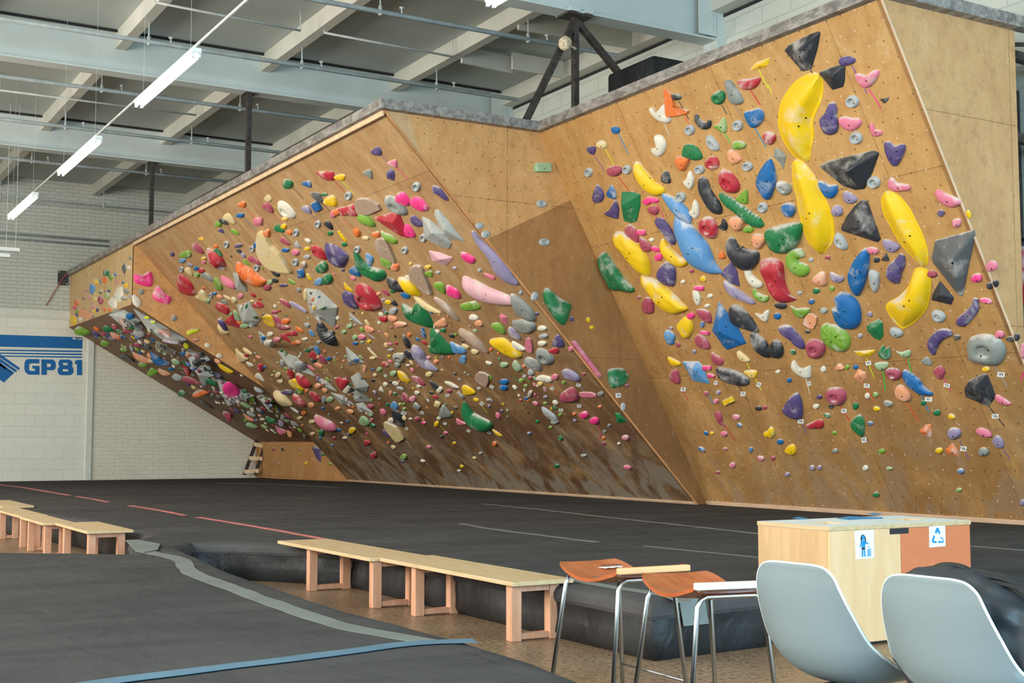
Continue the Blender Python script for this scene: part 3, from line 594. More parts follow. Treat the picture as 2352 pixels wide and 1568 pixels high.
# patch of grey tape folded over the notch between the mats
bm = bmesh.new(); pts = [onz(x, y, MZ+.006) for x, y in ((288, 1241), (318, 1240), (368, 1250), (362, 1263), (330, 1269), (312, 1266))]; prism(bm, pts, (0, 0, .006)); tag(obj('tape_patch', bm, M_TAPEG), 'grey tape patch over the gap where the two mats meet', 'tape')
bm = bmesh.new(); q = [onz(1512, 1372, MZ+.008), onz(1578, 1377, MZ+.008)]; a, b = Vector((4.80, 6.36, MZ+.008)), Vector((5.0, 6.37, MZ+.008))
for A_, B_ in (((a, b), (Vector((4.82, 6.215, .345)), Vector((5.02, 6.225, .345)))), ((Vector((4.82, 6.215, .345)), Vector((5.02, 6.225, .345))), (Vector((4.83, 6.19, .20)), Vector((5.03, 6.20, .20))))):
    v = [bm.verts.new(x) for x in (A_[0], A_[1], B_[1], B_[0])]; bm.faces.new(v)
bmesh.ops.remove_doubles(bm, verts=bm.verts[:], dist=.001); bmesh.ops.solidify(bm, geom=bm.faces[:], thickness=.004); tag(obj('tape_patch', bm, M_TAPEG), 'grey tape patch folded over the near corner of the big mat', 'tape')
# ------------------------------------------------------------------ benches
def bench(x0, x1, y0, y1, leg0, leg1, label, dark=False):
    zt = .395; e = empty('bench', ((x0+x1)/2, (y0+y1)/2, 0)); cx, cy = (x0+x1)/2, (y0+y1)/2
    bm = bmesh.new(); box(bm, (x0-cx, y0-cy, zt-.028), (x1-cx, y1-cy, zt), None, .003); obj('seat_board', bm, M_BENCHTOP, e)
    for ly_ in (leg0, leg1):
        y = ly_-cy; lf = empty('leg_frame', (0, 0, 0)); 
        xa, xb = x0-cx+.04, x1-cx-.06; bm = bmesh.new(); s = .075
        box(bm, (xa, y, 0.001), (xa+s, y+s, zt-.029), None, .003); box(bm, (xb-s, y, .001), (xb, y+s, zt-.029), None, .003)
        box(bm, (xa+s, y+.012, .012), (xb-s, y+s-.012, .05)); box(bm, (xa+s, y+.012, zt-.075), (xb-s, y+s-.012, zt-.029))
        C.objects.unlink(lf) if lf.name in C.objects else None; bpy.data.objects.remove(lf)
        obj('leg_frame', bm, M_LEG, e)
    tag(e, label, 'bench', 'low pine benches')
bench(4.17, 4.66, 9.285, 11.35, 9.31, 10.65, 'low pine bench beside the dark pit between the mats, overlapped by the next bench')
bench(4.25, 4.72, 7.22, 9.28, 7.3, 8.72, 'low pine bench ending beside the wooden stools')
bench(2.93, 3.40, 13.5, 15.1, 13.6, 14.8, 'end bench of the far pine row, closest to the grey tape patch')
bench(2.80, 3.14, 15.11, 16.6, 15.2, 16.2, 'second pine bench in the far row, behind the end bench')
bench(2.82, 3.16, 16.75, 18.8, 16.85, 18.4, 'third pine bench in the far row')
bench(3.02, 3.45, 19.3, 21.4, 19.4, 21.0, 'last pine bench of the far row, cut by the picture edge')
# ------------------------------------------------------------------ stools
def stool(corners, z, label, lip, sticker=False, ext=0):
    A, B, C_, D = [onz(x, y, z) for x, y in corners]      # far end corners A,B ; lip end corners C_,D
    ctr = (A+B+C_+D)/4; lx = (((C_+D)/2)-((A+B)/2)); L = lx.length; ang = math.atan2(lx.y, lx.x); W = .36
    e = empty('stool', (ctr.x, ctr.y, 0), ang); hs = L/2
    bm = bmesh.new(); nu, nv = 16, 8; rows = []
    prof = lambda s: z-.012-.052*math.cos(s*math.pi*.5)**1.2+(.02 if s > .9 else 0)*(s-.9)*10
    for side in (0, 1):
        g = []
        for i in range(nu+1):
            s = -1+2*i/nu; r = []
            for j in range(nv+1):
                u = -1+2*j/nv; edge = 1-.10*abs(s)**6*abs(u)**2
                wv = W/2*(1-.06*(s < 0)*abs(s)**4)
                r.append(bm.verts.new((s*hs*(1-.10*abs(u)**5*(1 if s < 0 else .2)), u*wv*edge, prof(s)+.008*(abs(u)**3)-(0 if side == 0 else .016))))
            g.append(r)
        for i in range(nu):
            for j in range(nv):
                f = (g[i][j], g[i+1][j], g[i+1][j+1], g[i][j+1]); bm.faces.new(f if side == 0 else f[::-1])
        rows.append(g)
    per = lambda g: [g[0][j] for j in range(nv+1)]+[g[i][nv] for i in range(1, nu+1)]+[g[nu][j] for j in range(nv-1, -1, -1)]+[g[i][0] for i in range(nu-1, 0, -1)]
    a, b = per(rows[0]), per(rows[1])
    for k in range(len(a)): bm.faces.new((a[k], a[(k+1)%len(a)], b[(k+1)%len(a)], b[k]))
    bmesh.ops.recalc_face_normals(bm, faces=bm.faces[:]); obj('seat', bm, M_STOOL, e, True, auto=40)
    bm = bmesh.new(); box(bm, (hs-.012, -W/2-.005, z-.016), (hs+.02, W/2+.005, z+.012), None, .006); obj('seat_lip', bm, lip, e)
    def legs(x, spread):
        bm = bmesh.new(); zt = z-.05-(.0 if x > 0 else .012); pts = []
        for s in (-1, 1):
            a = [(x+spread, s*(W/2+.035), .002), (x*.98, s*(W/2-.035), zt-.04), (x*.98, s*(W/2-.05), zt-.012), (x*.98, s*(W/2-.075), zt)]
            pts += a if s < 0 else a[::-1]
        tube(bm, pts, .0105, 10); obj('leg_frame', bm, M_CHROME, e, True)
    legs(hs-.05, .03); legs(-hs+.07, -.07)
    for s in (1,):
        bm = bmesh.new(); tube(bm, [(-hs+.015, s*(W/2+.008), .25), (hs-.03, s*(W/2+.008), .25)], .006, 8); obj('footrest', bm, M_CHROME, e, True)
    bm = bmesh.new(); tube(bm, [(-hs+.08, -W/4, z-.07), (hs-.05, -W/4, z-.055)], .008, 8); tube(bm, [(-hs+.08, W/4, z-.07), (hs-.05, W/4, z-.055)], .008, 8); obj('seat_support', bm, M_CHROME, e, True)
    if sticker:
        bm = bmesh.new(); x0 = -hs*.62; n = 10
        for k in range(n):
            y0 = .02+.11*(k/n); zz = z-.012-.052*math.cos(-.62*math.pi*.5)**1.2+.003+.008*(abs(y0/(W/2))**3); box(bm, (x0-.025-.008*math.sin(k*2.1), y0, zz), (x0+.03+.008*math.cos(k*1.7), y0+.012, zz+.0015))
        st = obj('sticker', bm, M_CARD, e)
        bm = bmesh.new()
        for k in range(5): y0 = .03+.022*k; box(bm, (x0-.014, y0, z-.0255), (x0+.016, y0+.006+.004*(k%2), z-.0235))
        obj('sticker_marks', bm, M_BLACKINK, st)
    tag(e, label, 'stool', 'curved wooden bar stools')
stool(((1291, 1287), (1392, 1277), (1551, 1300), (1448, 1313)), .75, 'orange-brown curved bar stool with a white sticker, next to the pine bench', M_STOOLEDGE2, True)
stool(((1485, 1315), (1597, 1303), (1748, 1335), (1637, 1349)), .75, 'orange-brown curved bar stool with a white lip, beside the grey chair', M_STOOLEDGE)
# ------------------------------------------------------------------ recycling cabinet
bx0, bx1, by0, by1, bz = 5.88, 7.19, 6.04, 6.71, .765
e = empty('bin_cabinet', (bx0, by0, 0)); w_, d_ = bx1-bx0, by1-by0; mx = onz(2070, 1475, 0).x-bx0; mx = ony(2070, 1300, by0).x-bx0
bm = bmesh.new(); box(bm, (0, .02, .03), (w_, d_, bz-.028)); obj('carcass', bm, M_BINS, e)
bm = bmesh.new(); box(bm, (.03, .05, .0005), (w_-.03, d_-.03, .031)); obj('plinth', bm, M_BLACKINK, e)
bm = bmesh.new(); o1 = (.18, .52, .30, .47); 
def top_with_holes(bm):
    xs = [-.004, .16, .36, w_*.5+.27, w_*.5+.47, w_+.004]; ys = [-.004, .19, .40, d_+.004]
    for i in range(5):
        for j in range(3):
            if (i in (1, 3)) and j == 1: continue
            box(bm, (xs[i], ys[j], bz-.028), (xs[i+1], ys[j+1], bz))
top_with_holes(bm); bmesh.ops.remove_doubles(bm, verts=bm.verts[:], dist=.0001); 
tp = obj('top', bm, M_WHITE, e, mats=[M_WHITE, M_BENCHTOP])
for p_ in tp.data.polygons: p_.material_index = 0 if abs(p_.normal.z) > .5 else 1
dn = obj('door', (lambda b: (box(b, (.004, 0, .02), (mx-.002, .02, bz-.03)), b)[1])(bmesh.new()), M_BIN, e)
dn2 = obj('door', (lambda b: (box(b, (mx+.002, 0, .02), (w_-.004, .02, bz-.03)), b)[1])(bmesh.new()), M_BINO, e); dn2['label'] = 'orange door'
bm = bmesh.new(); box(bm, (mx-.10, -.0015, bz-.068), (mx+.075, .0, bz-.031), None); obj('handle_slot', bm, M_BLACKINK, e)
ez = lambda x, y: ony(x, y, by0-.003)-Vector((bx0, by0, 0))
s1 = flat_poly('sign', [(1963, 1219), (2007, 1216), (2008, 1281), (1966, 1284)], ez, M_CARD, e, (0, .002, 0)); s1['label'] = 'white litter sign'
s2 = flat_poly('sign', [(2134, 1209), (2171, 1206), (2172, 1254), (2135, 1257)], ez, M_CARD, e, (0, .002, 0)); s2['label'] = 'white recycling sign'
es = lambda x, y: ony(1700+x/3.607, 1140+y/3.607, by0-.0055)-Vector((bx0, by0, 0))
def pict(polys, mat, par): 
    for q in polys: flat_poly('emblem', q, es, mat, par, (0, .0015, 0))
pict([[(1008, 325), (1030, 322), (1036, 345), (1028, 358), (1010, 358), (1004, 342)], [(1008, 362), (1036, 360), (1040, 385), (1036, 420), (1010, 422), (1005, 390)], [(1034, 370), (1066, 388), (1062, 397), (1034, 384)], [(1002, 365), (1008, 365), (1000, 425), (994, 425)],
      [(1009, 440), (1020, 440), (1020, 500), (1009, 500)], [(1025, 440), (1036, 440), (1040, 498), (1030, 498)], [(1060, 412), (1070, 412), (1070, 421), (1060, 421)]]+[[(1054, 434+k*8), (1086, 432+k*8), (1085, 437+k*8), (1055, 439+k*8)] for k in range(8)], M_BLUEINK, s1)
pict([[(1008, 318), (1018, 314), (1032, 322), (1042, 345), (1046, 372), (1038, 372), (1030, 326), (1012, 326), (1006, 372), (999, 360), (1002, 335)], [(1008, 423), (1036, 421), (1036, 438), (1008, 440)]], M_BLACKINK, s1)
pict([[(1628, 258), (1643, 258), (1660, 300), (1650, 314), (1638, 285), (1628, 306), (1614, 300)], [(1606, 318), (1616, 334), (1604, 362), (1598, 384), (1590, 372), (1592, 356)], [(1602, 368), (1628, 368), (1628, 384), (1604, 384)], [(1640, 376), (1652, 364), (1652, 370), (1676, 370), (1686, 352), (1684, 382), (1652, 383), (1652, 388)], [(1662, 330), (1680, 346), (1686, 354), (1668, 352)]], M_BLUEINK, s2)
et = lambda x, y: onz(1700+x/3.607, 1140+y/3.607, bz+.0015)-Vector((bx0, by0, 0))
for k, q in enumerate(([(800, 180), (900, 163), (1040, 170), (1180, 172), (1180, 182), (1010, 186), (900, 192)], [(430, 180), (480, 168), (560, 180), (540, 188)], [(1060, 145), (1100, 136), (1180, 146), (1130, 154)])):
    flat_poly('printed_panel', q, et, M_BLUEINK, tp, (0, 0, .001))
for q in ([(600, 190), (650, 176), (760, 186), (840, 196), (740, 203)], [(1180, 158), (1230, 148), (1430, 160), (1330, 166)]): pass
tag(e, 'plywood bin cabinet with white top, litter sign and orange recycling door', 'bin cabinet')
# ------------------------------------------------------------------ shell chairs
def chair(x, y, yaw, zt, label, sc=1.0):
    """back lies at local x=0, faces local +x; zt is the height of the top of the back"""
    e = empty('shell_chair', (x, y, 0), yaw)
    pr = [(.0, .0, .070, .0), (.0, -.003, .098, .0), (.0, -.010, .120, .0), (.001, -.022, .134, .001), (.002, -.04, .146, .003), (.004, -.07, .156, .006), (.010, -.12, .168, .014), (.020, -.18, .180, .026), (.033, -.25, .192, .042), (.052, -.31, .205, .056), (.088, -.365, .210, .066), (.145, -.40, .213, .064), (.21, -.412, .213, .052), (.28, -.41, .208, .04), (.35, -.40, .198, .026), (.40, -.40, .18, .014), (.42, -.408, .15, .006), (.43, -.42, .10, .0)]
    pr = [(a_, b_*.85, c_, d_) for a_, b_, c_, d_ in pr]; pr = catmull(pr, 4, False); nv = 22; g = [[], []]
    bm = bmesh.new()
    for side in (0, 1):
        for i, (s, z, w, cu) in enumerate(pr):
            i0, i1 = max(0, i-1), min(len(pr)-1, i+1); tx, tz = pr[i1][0]-pr[i0][0], pr[i1][1]-pr[i0][1]; l_ = math.hypot(tx, tz); nx, nz = -tz/l_, tx/l_   # inward normal (towards sitter)
            row = []
            for j in range(nv+1):
                u = -1+2*j/nv; c = cu*1.15*abs(u)**2.6; 
                zz = z; th = .0 if side == 0 else -.009
                row.append(bm.verts.new(((s+nx*(c+th))*sc, u*w*sc, zt+(zz+nz*(c+th))*sc)))
            g[side].append(row)
        n_ = len(pr)
        for i in range(n_-1):
            for j in range(nv):
                f = (g[side][i][j], g[side][i+1][j], g[side][i+1][j+1], g[side][i][j+1]); bm.faces.new(f if side else f[::-1])
    per = lambda q: [q[0][j] for j in range(nv+1)]+[q[i][nv] for i in range(1, n_)]+[q[n_-1][j] for j in range(nv-1, -1, -1)]+[q[i][0] for i in range(n_-2, 0, -1)]
    a, b = per(g[0]), per(g[1]); ed = []
    for k in range(len(a)): bm.faces.new((a[k], a[(k+1)%len(a)], b[(k+1)%len(a)], b[k])).material_index = 1
    rimpts = [(v.co.copy(), w2.co.copy()) for v, w2 in zip(a, b)]
    bmesh.ops.recalc_face_normals(bm, faces=bm.faces[:]); sh = obj('shell', bm, None, e, True, [M_SHELL, M_SHELLRIM], 60)
    bm = bmesh.new(); pts = [(p+q)/2 for p, q in rimpts]; tube(bm, pts+[pts[0]], .0048, 6, False); obj('rim', bm, M_SHELLRIM, sh, True)
    zs = zt-.365*sc
    bm = bmesh.new(); tube(bm, [(.24*sc, 0, zs-.01), (.24*sc, 0, .03)], .02, 12); obj('column', bm, M_CHROME, e, True)
    bm = bmesh.new(); box(bm, (.15*sc, -.08, zs-.018), (.33*sc, .08, zs-.004), None, .003); obj('seat_plate', bm, M_BLACKINK, e)
    bm = bmesh.new(); tube(bm, [(.24*sc, 0, .001), (.24*sc, 0, .016), (.24*sc, 0, .035)], [.2, .2, .03], 28); obj('base', bm, M_CHROME, e, True, auto=30)
    tag(e, label, 'chair', 'grey shell chairs at the counter')
CH = 1.0
c1 = onz(1826, 1294, .95); c2 = onz(2134, 1326, .95); YAW = math.radians(4)
chair(c1.x, c1.y, YAW, .95, 'pale grey plastic shell chair standing beside the bar stool')
chair(c2.x, c2.y, YAW, .95, 'pale grey plastic shell chair with the black backpack on it')
# ------------------------------------------------------------------ backpack on the second chair
def blob_mesh(bm, ctrs, sub=4):
    pass
e = empty('backpack', (c2.x+.20, c2.y+.07, .60)); e.rotation_euler = (0, 0, YAW); e.scale = (.80, 1.18, .78)
bm = bmesh.new(); bmesh.ops.create_icosphere(bm, subdivisions=5, radius=1)
for v in bm.verts:
    c = v.co.copy(); c.x = math.copysign(abs(c.x)**.75, c.x)*.14; c.y = math.copysign(abs(c.y)**.7, c.y)*.20; zz = math.copysign(abs(c.z)**.7, c.z); c.z = .235+zz*.235
    f = .72+.28*(1-max(0, zz))**.6; c.y *= f; c.x *= (.55+.45*(1-max(0, zz))**.5); c.x += -.06*(zz > 0)*zz+.0
    c += Vector((1, 1, .5))*.012*noise.noise(c*9)+v.co*.014*noise.noise(c*22); c.y -= .10*(1-(c.z/.47))*(1 if c.y < 0 else .3); v.co = c
obj('body', bm, M_BAG, e, True)
bm = bmesh.new(); bmesh.ops.create_icosphere(bm, subdivisions=4, radius=1)
for v in bm.verts:
    c = v.co.copy(); c.x = .10+.07*c.x; c.y = c.y*.15-.03; c.z = .17+math.copysign(abs(c.z)**.7, c.z)*.14; c += v.co*.012*noise.noise(c*14); v.co = c
obj('front_pocket', bm, M_BAG, e, True)
for s in (0, 1):
    bm = bmesh.new(); y0 = -.10-.07*s; P = catmull([(-.06+.02*s, -.02-.05*s, .455-.02*s), (-.02, y0-.06, .43-.03*s), (.04, y0-.14, .33), (.06, y0-.20, .20), (.05, y0-.22, .05)], 5, False)
    L = []
    for k, p in enumerate(P): p = Vector(p); L.append([bm.verts.new(p+Vector((dx, 0, dz))) for dx, dz in ((-.03, 0), (.03, 0), (.03, .012), (-.03, .012))])
    for a, b in zip(L, L[1:]):
        for k in range(4): bm.faces.new((a[k], a[(k+1)%4], b[(k+1)%4], b[k]))
    bm.faces.new(L[0][::-1]); bm.faces.new(L[-1]); bmesh.ops.recalc_face_normals(bm, faces=bm.faces[:]); obj('strap', bm, M_BAGTRIM, e, True, auto=50)
bm = bmesh.new(); tube(bm, catmull([(-.05, .07, .43), (-.04, .03, .468), (-.04, -.03, .468), (-.05, -.07, .43)], 5, False), .009, 8); obj('grab_handle', bm, M_BAGTRIM, e, True)
bm = bmesh.new(); tube(bm, catmull([(.03, .17, .20), (.02, .15, .36), (0, .08, .45), (0, -.02, .462), (.02, -.12, .40), (.04, -.18, .25)], 6, False), .005, 6); obj('zip', bm, M_BLACKINK, e, True)
tag(e, 'black nylon backpack resting on the seat of the grey chair', 'backpack')
